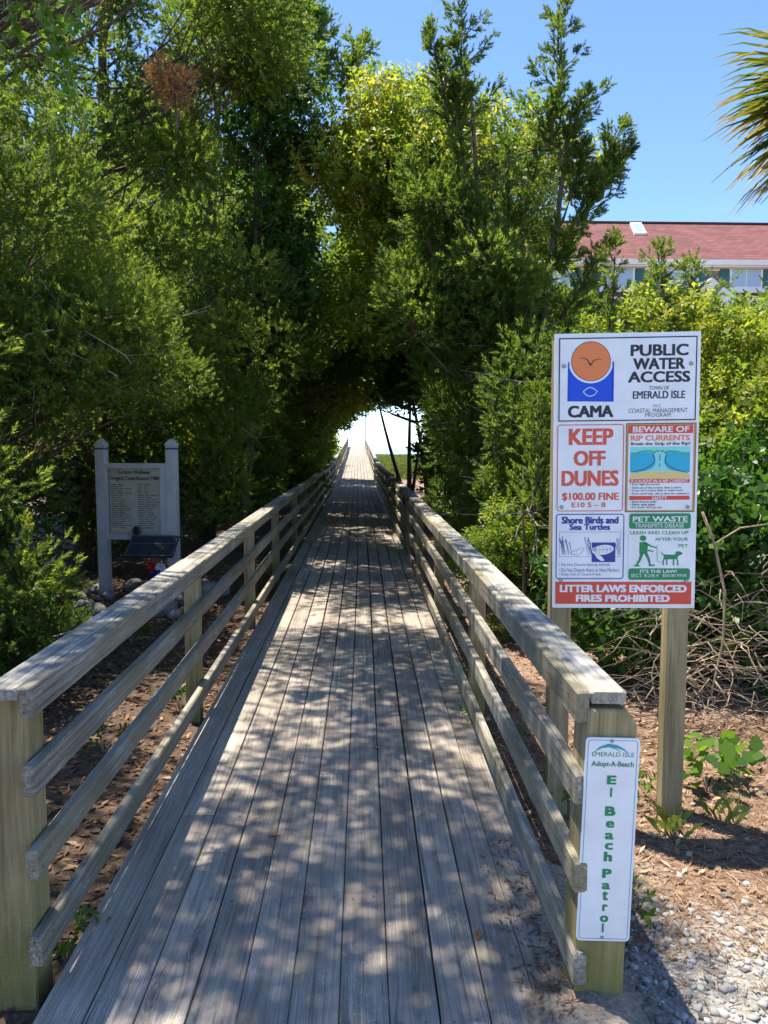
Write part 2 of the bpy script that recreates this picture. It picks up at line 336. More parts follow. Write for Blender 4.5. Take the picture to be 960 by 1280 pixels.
M['nail'] = flat('rusty_nail', (0.22, 0.17, 0.15), 0.5, 0.4)
nb = MB()
for y in np.arange(2.0, 8, 0.61):
    for i in range(NB):
        for s in (-0.035, 0.035):
            x = X0 + PW * (i + 0.5) + deck_x(y) * i / (NB - 1) + s + rng.uniform(-0.008, 0.008); yy = y + rng.uniform(-0.012, 0.012)
            nb.add([(x + 0.0045 * math.cos(a), yy + 0.0045 * math.sin(a), 0.0032) for a in np.arange(0, 6.28, 1.05)], [tuple(range(6))])
tag(nb.build('nail_heads', M['nail'], walk), kind='stuff')

# ------------------------------------------------------------------ railings
HTS = [0.876, 0.638, 0.391, 0.120]              # centre heights of the four rails above the deck
def railing(side, label):
    rg = random.Random(11 + side)
    root = empty('railing', (0, 0, 0), label, 'railing')
    ys = [2.12 if side > 0 else 2.22]
    while ys[-1] < DECK_END: ys.append(ys[-1] + 2.44)
    base = [0.622 + deck_x(y) * 1.0 if side > 0 else -0.945 for y in ys]
    xs = [b + rg.uniform(-0.018, 0.018) * (k > 0) for k, b in enumerate(base)]
    # posts
    for k, y in enumerate(ys):
        z0 = ground_z(xs[k], y).item() - 0.25; top = zd(y) + 0.88
        if k == 0:
            if side > 0:
                # end post: leaning, outer top corner cut off
                v, f = bevel_box_geo(0.14, 1.0, 0.135, 0.005)
                zz0, zz1 = -0.3, 0.872
                me = pymesh('end_post', [(-0.07,-0.067,zz0),(0.07,-0.067,zz0),(0.07,0.067,zz0),(-0.07,0.067,zz0),(-0.07,-0.067,zz1),(0.038,-0.067,zz1),(0.07,-0.067,zz1-0.042),(0.07,0.067,zz1-0.042),(0.038,0.067,zz1),(-0.07,0.067,zz1)],
                            [(0,3,2,1),(0,1,6,5,4),(1,2,7,6),(2,3,9,8,7),(3,0,4,9),(4,5,8,9),(5,6,7,8)])
                # grain runs along local Y: rotate mesh so that local Y is up
                me.transform(Matrix.Rotation(R(-90), 4, 'X'))
                o = link('end_post', me, M['post'], root, Matrix.Translation((0.684, y, 0)) @ Matrix.Rotation(R(1.6), 4, 'Y') @ Matrix.Rotation(R(90), 4, 'X'))
                md = o.modifiers.new('bevel', 'BEVEL'); md.width = 0.005; md.segments = 1
            else:
                post('end_post', -0.966 - 0.07, y + 0.05, -0.3, 0.888, 0.14, 0.12, M['post'], root)
        else:
            post('post', xs[k] + side * (0.019 + 0.046), y, z0, top - 0.002, 0.089, 0.089, M['post'], root, tilt=(rg.uniform(-.01, .01), rg.uniform(-.01, .01)))
    # rails: inner 2x4s in one- and two-bay lengths, flat cap on the post tops
    for r, h in enumerate(HTS):
        k = 0
        while k < len(ys) - 1:
            st = 1 if (k == 0 and r % 2 == 0) else 2
            k2 = min(k + st, len(ys) - 1)
            ya = ys[k] - (0.06 if k == 0 else 0); yb = ys[k2] - 0.004
            if k == 0 and side > 0: ya -= (0.0, 0.015, 0.03, 0.05)[r] * 0.6
            dz = (rg.uniform(-0.006, 0.006), rg.uniform(-0.006, 0.006))
            beam('rail', (xs[k], ya, zd(ys[k]) + h + dz[0]), (xs[k2], yb, zd(ys[k2]) + h + dz[1]), 0.038, 0.09, M['rail'], root, 0.005, rng=rg, wear=0.0015)
            if r == 0:
                beam('cap_rail', (xs[k] + side * 0.0725, ya, zd(ys[k]) + 0.902 + dz[0]), (xs[k2] + side * 0.0725, yb, zd(ys[k2]) + 0.902 + dz[1]), 0.102, 0.037, M['cap'], root, 0.006, rng=rg, wear=0.002)
            k = k2
    nb = MB()
    for k in range(0, 7):
        for r, h in enumerate(HTS):
            for s_ in (-0.024, 0.026):
                yy = ys[k] + s_ + (0.0 if k else -0.005); x = xs[k] - side * 0.0197; z = zd(ys[k]) + h + rg.uniform(-.012, .012) + s_ * 0.5
                nb.tube([(x + side * 0.004, yy, z), (x - side * 0.0012, yy, z)], [0.0042, 0.0036], 6)
    tag(nb.build('nail_heads', M['nail'], root), kind='stuff')
    return root
railing(-1, 'weathered wooden railing along the left edge of the boardwalk')
railing(1, 'weathered wooden railing along the right edge of the boardwalk')
for x, lb in ((-1.08, 'thin pale pole at far left end of the boardwalk'), (0.83, 'thin pale pole at far right end of the boardwalk')):
    o = MB().tube([(0, 0, -0.4), (0, 0, 3.4)], [0.06, 0.05], 8).tube([(0, 0, 3.4), (0, 0, 3.46)], [0.07, 0.05], 8).build('pole', flat('pole_paint', (0.22, 0.21, 0.2)))
    o.location = (x, DECK_END - 1.5, zd(DECK_END - 1.5) - 0.3); tag(o, lb, 'pole', 'poles at the beach end')
# ------------------------------------------------------------------ flat print on signs
PENDING = []
def lettering(parent, s, x0, x1, z0, z1, y, mat, bold=0.0, name='lettering'):
    PENDING.append((parent, s, x0, x1, z0, z1, y, mat, bold, name))
def flush_text():
    tmp = []
    for job in PENDING:
        cu = bpy.data.curves.new('t', 'FONT'); cu.body = job[1]; cu.size = 1.0; cu.resolution_u = 3
        o = bpy.data.objects.new('t', cu); COL.objects.link(o); tmp.append(o)
    dg = bpy.context.evaluated_depsgraph_get(); dg.update()
    for o, (parent, s, x0, x1, z0, z1, y, mat, bold, name) in zip(tmp, PENDING):
        me = bpy.data.meshes.new_from_object(o.evaluated_get(dg)); me.materials.clear(); me.name = name
        n = len(me.vertices); co = np.empty(n * 3, np.float32); me.vertices.foreach_get('co', co); co = co.reshape(-1, 3)
        a = co.min(0); b2 = co.max(0); out = np.zeros_like(co)
        out[:, 0] = x0 + (co[:, 0] - a[0]) / (b2[0] - a[0]) * (x1 - x0)
        out[:, 2] = z0 + (co[:, 1] - a[1]) / (b2[1] - a[1]) * (z1 - z0); out[:, 1] = y
        hh = z1 - z0
        if bold > 0.004:                          # heavier weight: copies shifted by a fraction of the letter height, each a hair in front
            q = min(hh * bold * 1.6, 0.22 * (x1 - x0)); nv = len(out); sc = 1 - 2 * q / max(x1 - x0, 1e-4)
            out[:, 0] = (x0 + x1) / 2 + (out[:, 0] - (x0 + x1) / 2) * sc; out[:, 2] = (z0 + z1) / 2 + (out[:, 2] - (z0 + z1) / 2) * (1 - q / hh)
            polys = [tuple(pp.vertices) for pp in me.polygons]; V_ = []; F_ = []
            for j, (ax, az) in enumerate(((-1, -.5), (-.33, .5), (.33, -.5), (1, .5), (-1, .5), (1, -.5))):
                F_ += [tuple(i + len(V_) for i in pp) for pp in polys]; V_ += [(v_[0] + ax * q, y - 0.00003 * j, v_[2] + az * q) for v_ in out.tolist()]
            me = pymesh(name, V_, F_)
        else:
            me.vertices.foreach_set('co', out.ravel()); me.update()
        link(name, me, mat, parent)
        cu = o.data; bpy.data.objects.remove(o); bpy.data.curves.remove(cu)
    PENDING.clear()
def fpoly(parent, name, pts, y, mat):            # flat print: polygon in the XZ plane facing -Y
    return link(name, pymesh(name, [(p[0], y, p[1]) for p in pts], [tuple(range(len(pts)))]), mat, parent)
def stroke_mb(mb, pts, w, y):                    # flat ribbon through points
    pts = [Vector((p[0], 0, p[1])) for p in pts]; v = []; f = []
    for i, p in enumerate(pts):
        d = (pts[min(i+1, len(pts)-1)] - pts[max(i-1, 0)]).normalized(); n_ = Vector((-d.z, 0, d.x)) * (w[i] if hasattr(w, '__len__') else w) / 2
        v += [(p.x + n_.x, y, p.z + n_.z), (p.x - n_.x, y, p.z - n_.z)]
    for i in range(len(pts) - 1): f.append((2*i, 2*i+1, 2*i+3, 2*i+2))
    mb.add(v, f)
def rrect(x0, x1, z0, z1, r=0.0, n=5):
    if r <= 0: return [(x0, z0), (x1, z0), (x1, z1), (x0, z1)]
    out = []
    for cx, cz, a0 in ((x1-r, z0+r, -90), (x1-r, z1-r, 0), (x0+r, z1-r, 90), (x0+r, z0+r, 180)):
        for k in range(n + 1):
            a = R(a0 + 90 * k / n); out.append((cx + r * math.cos(a), cz + r * math.sin(a)))
    return out
def frame(parent, name, x0, x1, z0, z1, w, r, y, mat):   # printed border line
    o = rrect(x0, x1, z0, z1, r); i = rrect(x0+w, x1-w, z0+w, z1-w, max(r - w, 0.0005) if r > 0 else 0); n = len(o)
    return link(name, pymesh(name, [(p[0], y, p[1]) for p in o + i], [(k, (k+1) % n, n + (k+1) % n, n + k) for k in range(n)]), mat, parent)
def plate_geo(x0, x1, z0, z1, r, y0, y1):
    o = rrect(x0, x1, z0, z1, r); n = len(o)
    v = [(p[0], y0, p[1]) for p in o] + [(p[0], y1, p[1]) for p in o]
    return v, [tuple(range(n)), tuple(range(n, 2*n))[::-1]] + [(k + n, (k+1) % n + n, (k+1) % n, k) for k in range(n)]
def plate(parent, name, x0, x1, z0, z1, r, y0, y1, mat):
    return link(name, pymesh(name, *plate_geo(x0, x1, z0, z1, r, y0, y1)), mat, parent)
def circ(cx, cz, r, n=32, a0=0, a1=360): return [(cx + r * math.cos(R(a0 + (a1-a0)*k/n)), cz + r * math.sin(R(a0 + (a1-a0)*k/n))) for k in range(n + (a1 - a0 != 360))]
M['white'] = flat('sign_white', (0.82, 0.83, 0.83), 0.35, wear=0.1)
M['black'] = flat('sign_black', (0.02, 0.018, 0.03), 0.4); M['navy'] = flat('sign_navy', (0.03, 0.04, 0.28), 0.4)
M['blue'] = flat('sign_blue', (0.0, 0.07, 0.62), 0.4); M['orange'] = flat('sign_orange', (0.80, 0.22, 0.06), 0.4)
M['red'] = flat('sign_red', (0.72, 0.07, 0.035), 0.4, wear=0.1); M['redtext'] = flat('sign_faded_red', (0.72, 0.10, 0.06), 0.4, wear=0.08)
M['sgreen'] = flat('sign_green', (0.01, 0.24, 0.085), 0.4); M['cyan'] = flat('sign_cyan', (0.02, 0.42, 0.62), 0.4); M['lcyan'] = flat('sign_pale_cyan', (0.25, 0.68, 0.66), 0.4)
M['sandprint'] = flat('sign_sand', (0.72, 0.58, 0.22), 0.4); M['lgreen'] = flat('sign_light_green', (0.05, 0.45, 0.2), 0.4); M['tan'] = flat('sign_tan', (0.55, 0.28, 0.08), 0.5)
M['steel'] = flat('bolt_steel', (0.3, 0.3, 0.31), 0.45, 0.7)

# ---- big notice board: crop coordinates (3.555 px per photo px from 680,410) to panel plane
PWD, PHT = 0.62, 1.205
def SG(cx, cy):
    q = (cy - 42) / 1203.0; l = 46 + 13 * q; r = 675 - 20 * q; u = (cx - l) / (r - l)
    top = 42 - 14 * u; bot = 1250 - 6 * u; v = (cy - top) / (bot - top)
    return (u - 0.5) * PWD, (0.5 - v) * PHT
def sbox(cx0, cy0, cx1, cy1):
    x0, _ = SG(cx0, (cy0+cy1)/2); x1, _ = SG(cx1, (cy0+cy1)/2); _, z1 = SG((cx0+cx1)/2, cy0); _, z0 = SG((cx0+cx1)/2, cy1); return x0, x1, z0, z1
def stext(par, s, cx0, cy0, cx1, cy1, mat, bold=0.0, y=-0.0105):
    lettering(par, s, *sbox(cx0, cy0, cx1, cy1), y, mat, bold)
SX, SY, SZ = 1.172, 3.335, 1.487; SROT = R(-5.5)
sign = empty('beach_access_sign', (SX, SY, -0.05), 'tall white notice board on two posts reading public water access and keep off dunes', 'sign', rz=SROT)
pz = SZ + 0.05
pnl = empty('x'); bpy.data.objects.remove(pnl)
panel = plate(sign, 'panel', -PWD/2, PWD/2, -PHT/2, PHT/2, 0.004, -0.006, 0.006, M['white'])
panel.matrix_basis = Matrix.Translation((0, 0, pz)) @ Matrix.Rotation(R(-0.55), 4, 'Y')
for x in (-PWD/2 + 0.045, PWD/2 - 0.058):
    post('post', x, 0.055, -0.45, pz + PHT/2 - 0.02, 0.092, 0.092, M['signpost'], sign, 0.004)
def part_on_panel(name, mat, x0, x1, z0, z1, r=0.0, y=-0.008):
    o = plate(sign, name, x0, x1, z0, z1, r, y, -0.0062, mat); o.matrix_basis = panel.matrix_basis.copy(); return o
# top notice
a = part_on_panel('notice_plate', M['white'], *sbox(64, 52, 660, 418)); tag(a, 'top plate with orange sun and blue water emblem')
frame(a, 'border', *sbox(66, 54, 657, 416), 0.0052, 0, -0.0086, M['black'])
for s, bx, bo in (('PUBLIC', (374, 84, 622, 134), 0.035), ('WATER', (385, 143, 608, 192), 0.035), ('ACCESS', (364, 200, 630, 248), 0.035),
                  ('TOWN OF', (455, 264, 540, 280), 0.006), ('EMERALD ISLE', (386, 285, 609, 318), 0.02), ('N.C.', (475, 342, 511, 356), 0.004),
                  ('COASTAL MANAGEMENT', (368, 360, 620, 379), 0.004), ('PROGRAM', (440, 381, 548, 397), 0.004), ('CAMA', (108, 350, 304, 402), 0.04)):
    stext(a, s, *bx, M['black'], bo, -0.0086)
def P2(pts): return [SG(*p) for p in pts]
cxs, czs = 204, 160
blue_pts = [(105, 336), (305, 331), (304, 158), (297, 160)] + [(204 + 97 * math.cos(R(k)), 157 + 97 * math.sin(R(k))) for k in range(8, 173, 8)] + [(111, 162), (105, 164)]
me = bpy.data.meshes.new('water_emblem')
half = blue_pts[2:]; vv = [SG(*p) for p in half]; nv = len(vv)
bot = [SG(min(max(p[0], 105), 305), 333) for p in half]
me = pymesh('water_emblem', [(p[0], -0.0086, p[1]) for p in vv + bot], [(k, k+1, nv+k+1, nv+k) for k in range(nv - 1)])
link('water_emblem', me, M['blue'], a)
fpoly(a, 'sun_outline', P2([(204 + 85.5 * math.cos(R(k)), 159 + 85.5 * math.sin(R(k))) for k in range(0, 360, 8)]), -0.0089, M['black'])
fpoly(a, 'sun_emblem', P2([(204 + 83 * math.cos(R(k)), 159 + 83 * math.sin(R(k))) for k in range(0, 360, 8)]), -0.0092, M['orange'])
mb = MB(); stroke_mb(mb, P2([(152, 147), (172, 145), (188, 152), (200, 172), (203, 178)]), [0.001, 0.003, 0.004, 0.007, 0.004], -0.0095)
stroke_mb(mb, P2([(252, 152), (232, 150), (216, 156), (205, 172), (202, 178)]), [0.001, 0.003, 0.004, 0.006, 0.003], -0.0095); mb.build('bird_emblem', M['black'], a)
mb = MB(); stroke_mb(mb, P2([(172, 291), (186, 278), (202, 271), (218, 277), (234, 289), (220, 304), (203, 311), (186, 305), (172, 291)]), 0.0032, -0.0092); mb.build('fish_emblem', M['white'], a)
# keep off dunes
a = part_on_panel('notice_plate', M['white'], *sbox(64, 430, 354, 818), r=0.014); tag(a, 'keep off dunes plate in faded red letters')
frame(a, 'border', *sbox(66, 432, 351, 815), 0.0042, 0.013, -0.0086, M['redtext'])
for s, bx, bo in (('KEEP', (114, 450, 306, 522), 0.035), ('OFF', (137, 547, 274, 614), 0.035), ('DUNES', (86, 634, 331, 703), 0.035), ('$100.00 FINE', (90, 732, 333, 770), 0.03), ('E10 S – 8', (132, 775, 277, 797), 0.03)):
    stext(a, s, *bx, M['redtext'], bo, -0.0086)
# rip currents
a = part_on_panel('notice_plate', M['black'], *sbox(360, 424, 655, 815)); tag(a, 'rip currents plate with beach diagram')
fpoly(a, 'border', rrect(*sbox(362, 427, 652, 812)), -0.0083, M['tan']); fpoly(a, 'backing', rrect(*sbox(370, 433, 644, 806)), -0.0086, M['white'])
for bx in ((370, 433, 644, 469), (376, 668, 631, 686), (376, 743, 631, 761)): fpoly(a, 'heading_band', rrect(*sbox(*bx)), -0.0089, M['red'])
fpoly(a, 'sea_picture', rrect(*sbox(378, 529, 632, 640)), -0.0089, M['cyan']); fpoly(a, 'far_water', rrect(*sbox(378, 527, 632, 552)), -0.0091, M['lcyan'])
fpoly(a, 'sand_picture', P2([(378, 668), (378, 648), (430, 636), (505, 628), (580, 634), (632, 645), (632, 668)]), -0.0092, M['sandprint'])
fpoly(a, 'current_picture', P2([(474, 552), (484, 575), (486, 600), (474, 620), (445, 634), (560, 634), (535, 620), (522, 600), (524, 575), (532, 552)]), -0.0093, M['lcyan'])
mb = MB()
for sgn in (1, -1):
    c0 = 504
    stroke_mb(mb, P2([(c0 - sgn * q[0], q[1]) for q in ((124, 572), (100, 556), (70, 548), (40, 546), (22, 552), (14, 545), (2, 547))]), 0.008, -0.0095)
mb.build('wave_picture', M['lgreen'], a)
mb = MB()
for sgn in (1, -1): stroke_mb(mb, P2([(504 - sgn * q[0], q[1]) for q in ((118, 640), (70, 628), (36, 610), (22, 588), (28, 562), (20, 552))]), 0.0028, -0.0097)
stroke_mb(mb, P2([(504, 615), (504, 600)]), 0.003, -0.0097); stroke_mb(mb, P2([(504, 590), (504, 560)]), 0.003, -0.0097); mb.build('arrow_picture', M['black'], a)
for s, bx, mt, bo in (('BEWARE OF', (388, 438, 628, 464), M['white'], 0.028), ('RIP CURRENTS', (380, 477, 630, 501), M['orange'], 0.03), ('Break the Grip of the Rip!', (380, 507, 631, 524), M['black'], 0.02),
                      ('IF CAUGHT IN A RIP CURRENT', (384, 671, 624, 684), M['white'], 0.015), ('SAFETY', (472, 746, 536, 759), M['white'], 0.015),
                      ("• Don't fight the current", (380, 688, 505, 700), M['black'], 0.005), ('• Swim out of the current, then to shore', (380, 702, 596, 713), M['black'], 0.005),
                      ("• If you can't escape, float or tread water", (380, 714, 604, 726), M['black'], 0.005), ('• If you need help, call or wave for assistance', (380, 728, 628, 740), M['black'], 0.005),
                      ('• Know how to swim', (380, 764, 490, 775), M['black'], 0.005), ('• Never swim alone', (380, 776, 485, 788), M['black'], 0.005), ("• If in doubt, don't go out", (380, 790, 514, 801), M['black'], 0.005)):
    stext(a, s, *bx, mt, bo, -0.0096)
# shore birds and turtles
a = part_on_panel('notice_plate', M['white'], *sbox(66, 824, 360, 1120), r=0.014); tag(a, 'shore birds and sea turtles plate with blue drawing')
frame(a, 'border', *sbox(68, 826, 357, 1118), 0.0042, 0.013, -0.0086, M['navy']); frame(a, 'picture_border', *sbox(82, 906, 342, 1018), 0.0012, 0, -0.0086, M['navy'])
for s, bx, bo in (('Shore Birds and', (90, 838, 333, 870), 0.045), ('Sea Turtles', (124, 871, 298, 898), 0.045), ('• Do Not Disturb Nesting Animals', (84, 1047, 300, 1063), 0.0), ('• Do Not Disturb Nests or Nest Markers', (84, 1069, 338, 1085), 0.0), ('• Keep Out of Closed Areas', (84, 1090, 260, 1106), 0.0)):
    stext(a, s, *bx, M['navy'], bo, -0.0086)
fpoly(a, 'turtle_picture', rrect(*sbox(221, 953, 321, 1041)), -0.0088, M['navy'])
mb = MB(); rg = random.Random(3)
for (bx, n_) in ((120, 9), (212, 6), (335, 3)):
    for k in range(n_):
        x0 = bx + rg.uniform(-24, 24) * (n_ / 9); h = rg.uniform(35, 82); stroke_mb(mb, P2([(x0, 1010), (x0 - 6, 1010 - h * 0.6), (x0 - 12 + rg.uniform(-8, 6), 1010 - h)]), [0.001, 0.0022, 0.0035], -0.0087)
mb.build('grass_picture', M['navy'], a)['kind'] = 'stuff'; mb = MB()
stroke_mb(mb, P2([(130, 1000), (146, 992), (160, 990), (172, 980), (182, 978), (190, 982), (184, 988), (176, 1002), (160, 1012), (140, 1008), (130, 1000)]), 0.0016, -0.0087)
mb.build('bird_picture', M['navy'], a)
fpoly(a, 'turtle_shell', P2([(268 + 46 * math.cos(R(k)), 986 + 22 * math.sin(R(k)) - 6 * math.cos(R(k))) for k in range(0, 360, 15)]), -0.009, M['white'])
fpoly(a, 'turtle_head', P2([(222, 985), (226, 976), (238, 976), (240, 990), (230, 996)]), -0.009, M['white']); fpoly(a, 'turtle_flipper', P2([(232, 1004), (252, 1004), (268, 1022), (276, 1034), (262, 1036), (244, 1024)]), -0.009, M['white'])
mb = MB()
for k in range(5): stroke_mb(mb, P2([(236 + 15 * k, 972 - k), (242 + 15 * k, 986), (238 + 15 * k, 1002 - k)]), 0.0013, -0.0093)
stroke_mb(mb, P2([(226, 988), (268, 986), (310, 980)]), 0.0013, -0.0093); mb.build('shell_lines', M['navy'], a)
# pet waste
a = part_on_panel('notice_plate', M['white'], *sbox(376, 819, 640, 1120), r=0.012); tag(a, 'pet waste plate with green walker and dog')
fpoly(a, 'heading_band', rrect(*sbox(378, 821, 637, 889), 0.011), -0.0086, M['sgreen']); fpoly(a, 'law_band', rrect(*sbox(377, 1066, 635, 1118), 0.011), -0.0086, M['sgreen'])
fpoly(a, 'heading_line', rrect(*sbox(392, 860, 626, 862)), -0.0088, M['white'])
for s, bx, mt, bo in (('PET WASTE', (393, 834, 624, 857), M['white'], 0.025), ('TRANSMITS DISEASE', (402, 866, 608, 884), M['white'], 0.0), ('LEASH AND CLEAN UP', (383, 899, 627, 914), M['sgreen'], 0.012), ('AFTER YOUR', (488, 928, 627, 942), M['sgreen'], 0.012), ('PET', (586, 957, 626, 971), M['sgreen'], 0.012),
                      ("IT'S THE LAW!", (426, 1072, 580, 1087), M['white'], 0.02), ('SECT. 8-2/8-4', (388, 1092, 503, 1106), M['white'], 0.0), ('$50.00 FINE', (521, 1091, 621, 1105), M['white'], 0.0)):
    stext(a, s, *bx, mt, bo, -0.009)
mb = MB(); y_ = -0.0087
mb.add([(p[0], y_, p[1]) for p in P2([(437 + 14 * math.cos(R(k)), 932 + 13 * math.sin(R(k))) for k in range(0, 360, 30)])], [tuple(range(12))])
mb.add([(p[0], y_, p[1]) for p in P2([(422, 950), (446, 948), (458, 962), (456, 1000), (422, 1000)])], [(0, 1, 2, 3, 4)])
stroke_mb(mb, P2([(446, 952), (468, 966), (494, 974)]), [0.009, 0.007, 0.005], y_); stroke_mb(mb, P2([(428, 956), (436, 984), (482, 990)]), [0.009, 0.008, 0.005], y_ - 0.0001)
stroke_mb(mb, P2([(434, 996), (424, 1030), (410, 1054)]), [0.016, 0.011, 0.008], y_); stroke_mb(mb, P2([(448, 996), (462, 1026), (468, 1054)]), [0.015, 0.011, 0.008], y_ - 0.0002)
stroke_mb(mb, P2([(401, 1056), (424, 1055)]), 0.007, y_ - 0.0003); stroke_mb(mb, P2([(462, 1054), (488, 1052)]), 0.007, y_ - 0.0003); stroke_mb(mb, P2([(496, 964), (498, 1036), (512, 1040)]), 0.0022, y_); mb.build('walker_picture', M['sgreen'], a)
mb = MB(); mb.add([(p[0], y_, p[1]) for p in P2([(524, 1004), (572, 1004), (576, 990), (590, 988), (604, 996), (600, 1004), (588, 1008), (580, 1024), (524, 1026)])], [(0, 1, 7, 8), (1, 2, 3, 4, 5, 6, 7)])
for q in (((528, 1020), (522, 1036), (524, 1052)), ((540, 1022), (536, 1038), (540, 1050)), ((566, 1020), (566, 1052)), ((578, 1018), (584, 1036), (584, 1052))): stroke_mb(mb, P2(q), 0.006, y_ - 0.0002)
stroke_mb(mb, P2([(526, 1006), (516, 998), (512, 990)]), [0.005, 0.004, 0.001], y_ - 0.0003); mb.build('dog_picture', M['sgreen'], a)
# litter laws
a = part_on_panel('notice_plate', M['red'], *sbox(70, 1129, 641, 1229)); tag(a, 'red litter laws plate along the bottom')
stext(a, 'LITTER LAWS ENFORCED', 88, 1142, 622, 1176, M['white'], 0.05, -0.0086); stext(a, 'FIRES PROHIBITED', 157, 1187, 552, 1219, M['white'], 0.05, -0.0086)
for p in ((88, 181), (634, 166), (89, 798), (624, 792), (92, 1122), (620, 1122)):
    x, z = SG(*p); o = MB().tube([(x, -0.0085, z), (x, -0.013, z)], [0.0095, 0.0075], 10).build('bolt', M['steel'], sign); o.matrix_basis = panel.matrix_basis.copy()

# ---- narrow sign on the right end post
AW, AH = 0.15, 0.592
adopt = empty('adopt_a_beach_sign', (0.6975, 2.045, 0.50), 'narrow white sign with green vertical lettering on the right end post', 'sign'); adopt.rotation_euler = (0, R(1.5), R(-2))
b_ = plate(adopt, 'panel', -AW/2, AW/2, -AH/2, AH/2, 0.012, -0.003, 0.003, M['white'])
frame(adopt, 'border', -AW/2+0.006, AW/2-0.006, -AH/2+0.006, AH/2-0.006, 0.0018, 0.009, -0.0034, flat('sign_border_blue', (0.05, 0.3, 0.62), 0.4))
def AG(cx, cy):                                  # crop coordinates, 2.91 px per photo px from (680,840)
    q = (cy - 220) / 757.0; l = 165 - 29 * q; r = 361 - 35 * q; return ((cx - l) / (r - l) - 0.5) * AW, (0.5 - q) * AH
def atext(s, cx0, cy0, cx1, cy1, mat, bold):
    x0, z1 = AG(cx0, cy0); x1, _ = AG(cx1, cy0); _, z0 = AG(cx0, cy1); lettering(adopt, s, x0, x1, z0, z1, -0.0036, mat, bold)
M['tgreen'] = flat('sign_teal_green', (0.01, 0.22, 0.12), 0.4); M['tblue'] = flat('sign_teal_blue', (0.02, 0.3, 0.42), 0.4)
atext('EMERALD ISLE', 187, 272, 339, 288, M['tgreen'], 0.0); atext('Adopt-A-Beach', 185, 305, 338, 330, M['tgreen'], 0.015)
mb = MB(); stroke_mb(mb, [AG(*p) for p in ((192, 274), (215, 256), (245, 246), (275, 250), (300, 261), (318, 274))], [0.001, 0.005, 0.008, 0.008, 0.005, 0.001], -0.0035); mb.build('wave_emblem', M['tblue'], adopt)
mb = MB(); stroke_mb(mb, [AG(*p) for p in ((200, 268), (222, 256), (246, 252), (272, 258), (290, 270))], [0.001, 0.003, 0.003, 0.004, 0.001], -0.0038); mb.build('wave_emblem', flat('sign_wave_green', (0.05, 0.45, 0.25)), adopt)
for ch, x0, y0, x1, y1 in (('E', 242, 357, 276, 390), ('l', 254, 402, 261, 436), ('B', 236, 471, 274, 506), ('e', 239, 525, 270, 550), ('a', 236, 569, 268, 594), ('c', 236, 607, 266, 632), ('h', 233, 640, 263, 676),
                           ('P', 228, 704, 262, 738), ('a', 227, 757, 257, 781), ('t', 229, 788, 249, 823), ('r', 229, 838, 248, 863), ('o', 221, 880, 251, 905), ('l', 228, 910, 235, 944)):
    atext(ch, x0, y0, x1, y1, M['sgreen'], 0.06)
for cx, cy in ((259, 232), (229, 964)):
    x, z = AG(cx, cy); MB().tube([(x, -0.003, z), (x, -0.006, z)], [0.0055, 0.004], 10).build('screw', M['steel'], adopt)

# ------------------------------------------------------------------ contributors' board on the left
M['greypaint'] = flat('grey_painted_wood', (0.56, 0.565, 0.57), 0.55, wear=0.12); M['bluepaint'] = flat('blue_band_paint', (0.03, 0.12, 0.25), 0.5)
MYD = 8.75; pl = ony(134, 740, MYD); prr = ony(218, 700, MYD)
gz0 = float(ground_z(-2.7, MYD)); wpx = MYD / F_PX
mx0, mx1 = ony(127, 640, MYD).x, ony(218, 640, MYD).x; ztop = ony(127, 549, MYD).z
mem = empty('contributors_board', ((mx0+mx1)/2, MYD, gz0), 'grey framed contributors board on two capped posts behind the left railing', 'sign', rz=R(-7))
hw = (mx1 - mx0) / 2; H = ztop - gz0; PWm = 0.112
for s in (-1, 1):
    p = post('post', s * hw, 0, -0.3, H - 0.07, PWm, PWm, M['greypaint'], mem, 0.004)
    c = PWm/2 + 0.004; o = MB().add([(-c,-c,0),(c,-c,0),(c,c,0),(-c,c,0),(-c,-c,0.018),(c,-c,0.018),(c,c,0.018),(-c,c,0.018),(-0.02,-0.02,0.07),(0.02,-0.02,0.07),(0.02,0.02,0.07),(-0.02,0.02,0.07)],
        [(0,3,2,1),(0,1,5,4),(1,2,6,5),(2,3,7,6),(3,0,4,7),(4,5,9,8),(5,6,10,9),(6,7,11,10),(7,4,8,11),(8,9,10,11)]).build('post_cap', M['greypaint'], mem); o.location = (s * hw, 0, H - 0.07)
    o = MB().box(-c, c, -c, c, 0, 0.02).build('blue_band', M['bluepaint'], mem); o.location = (s * hw, 0, H - 0.115)
zt = ony(170, 579, MYD).z - gz0; zb = ony(170, 674, MYD).z - gz0
cx0_, cx1_ = -hw + PWm/2, hw - PWm/2
link('case_back', pymesh('case_back', *plate_geo(cx0_, cx1_, zb, zt, 0, 0.03, 0.05)), M['greypaint'], mem)
for nm, bx in (('frame_rail', (cx0_, cx1_, zt - 0.055, zt)), ('frame_rail', (cx0_, cx1_, zb, zb + 0.06)), ('frame_stile', (cx0_, cx0_ + 0.02, zb + 0.06, zt - 0.055)), ('frame_stile', (cx1_ - 0.07, cx1_, zb + 0.06, zt - 0.055))):
    MB().box(bx[0], bx[1], -0.055, 0.03, bx[2], bx[3]).build(nm, M['greypaint'], mem)
m_, t_, b2_ = newmat('aged_paper'); nz = N(t_, 'ShaderNodeTexNoise', i_Scale=4.0, i_Detail=3.0); tc = N(t_, 'ShaderNodeTexCoord'); L(t_, tc.outputs['Object'], nz.inputs['Vector'])
L(t_, ramp(t_, nz.outputs[0], [(0.35, (0.76, 0.72, 0.55)), (0.65, (0.86, 0.84, 0.76))]).outputs[0], b2_.inputs['Base Color']); M['paper'] = m_
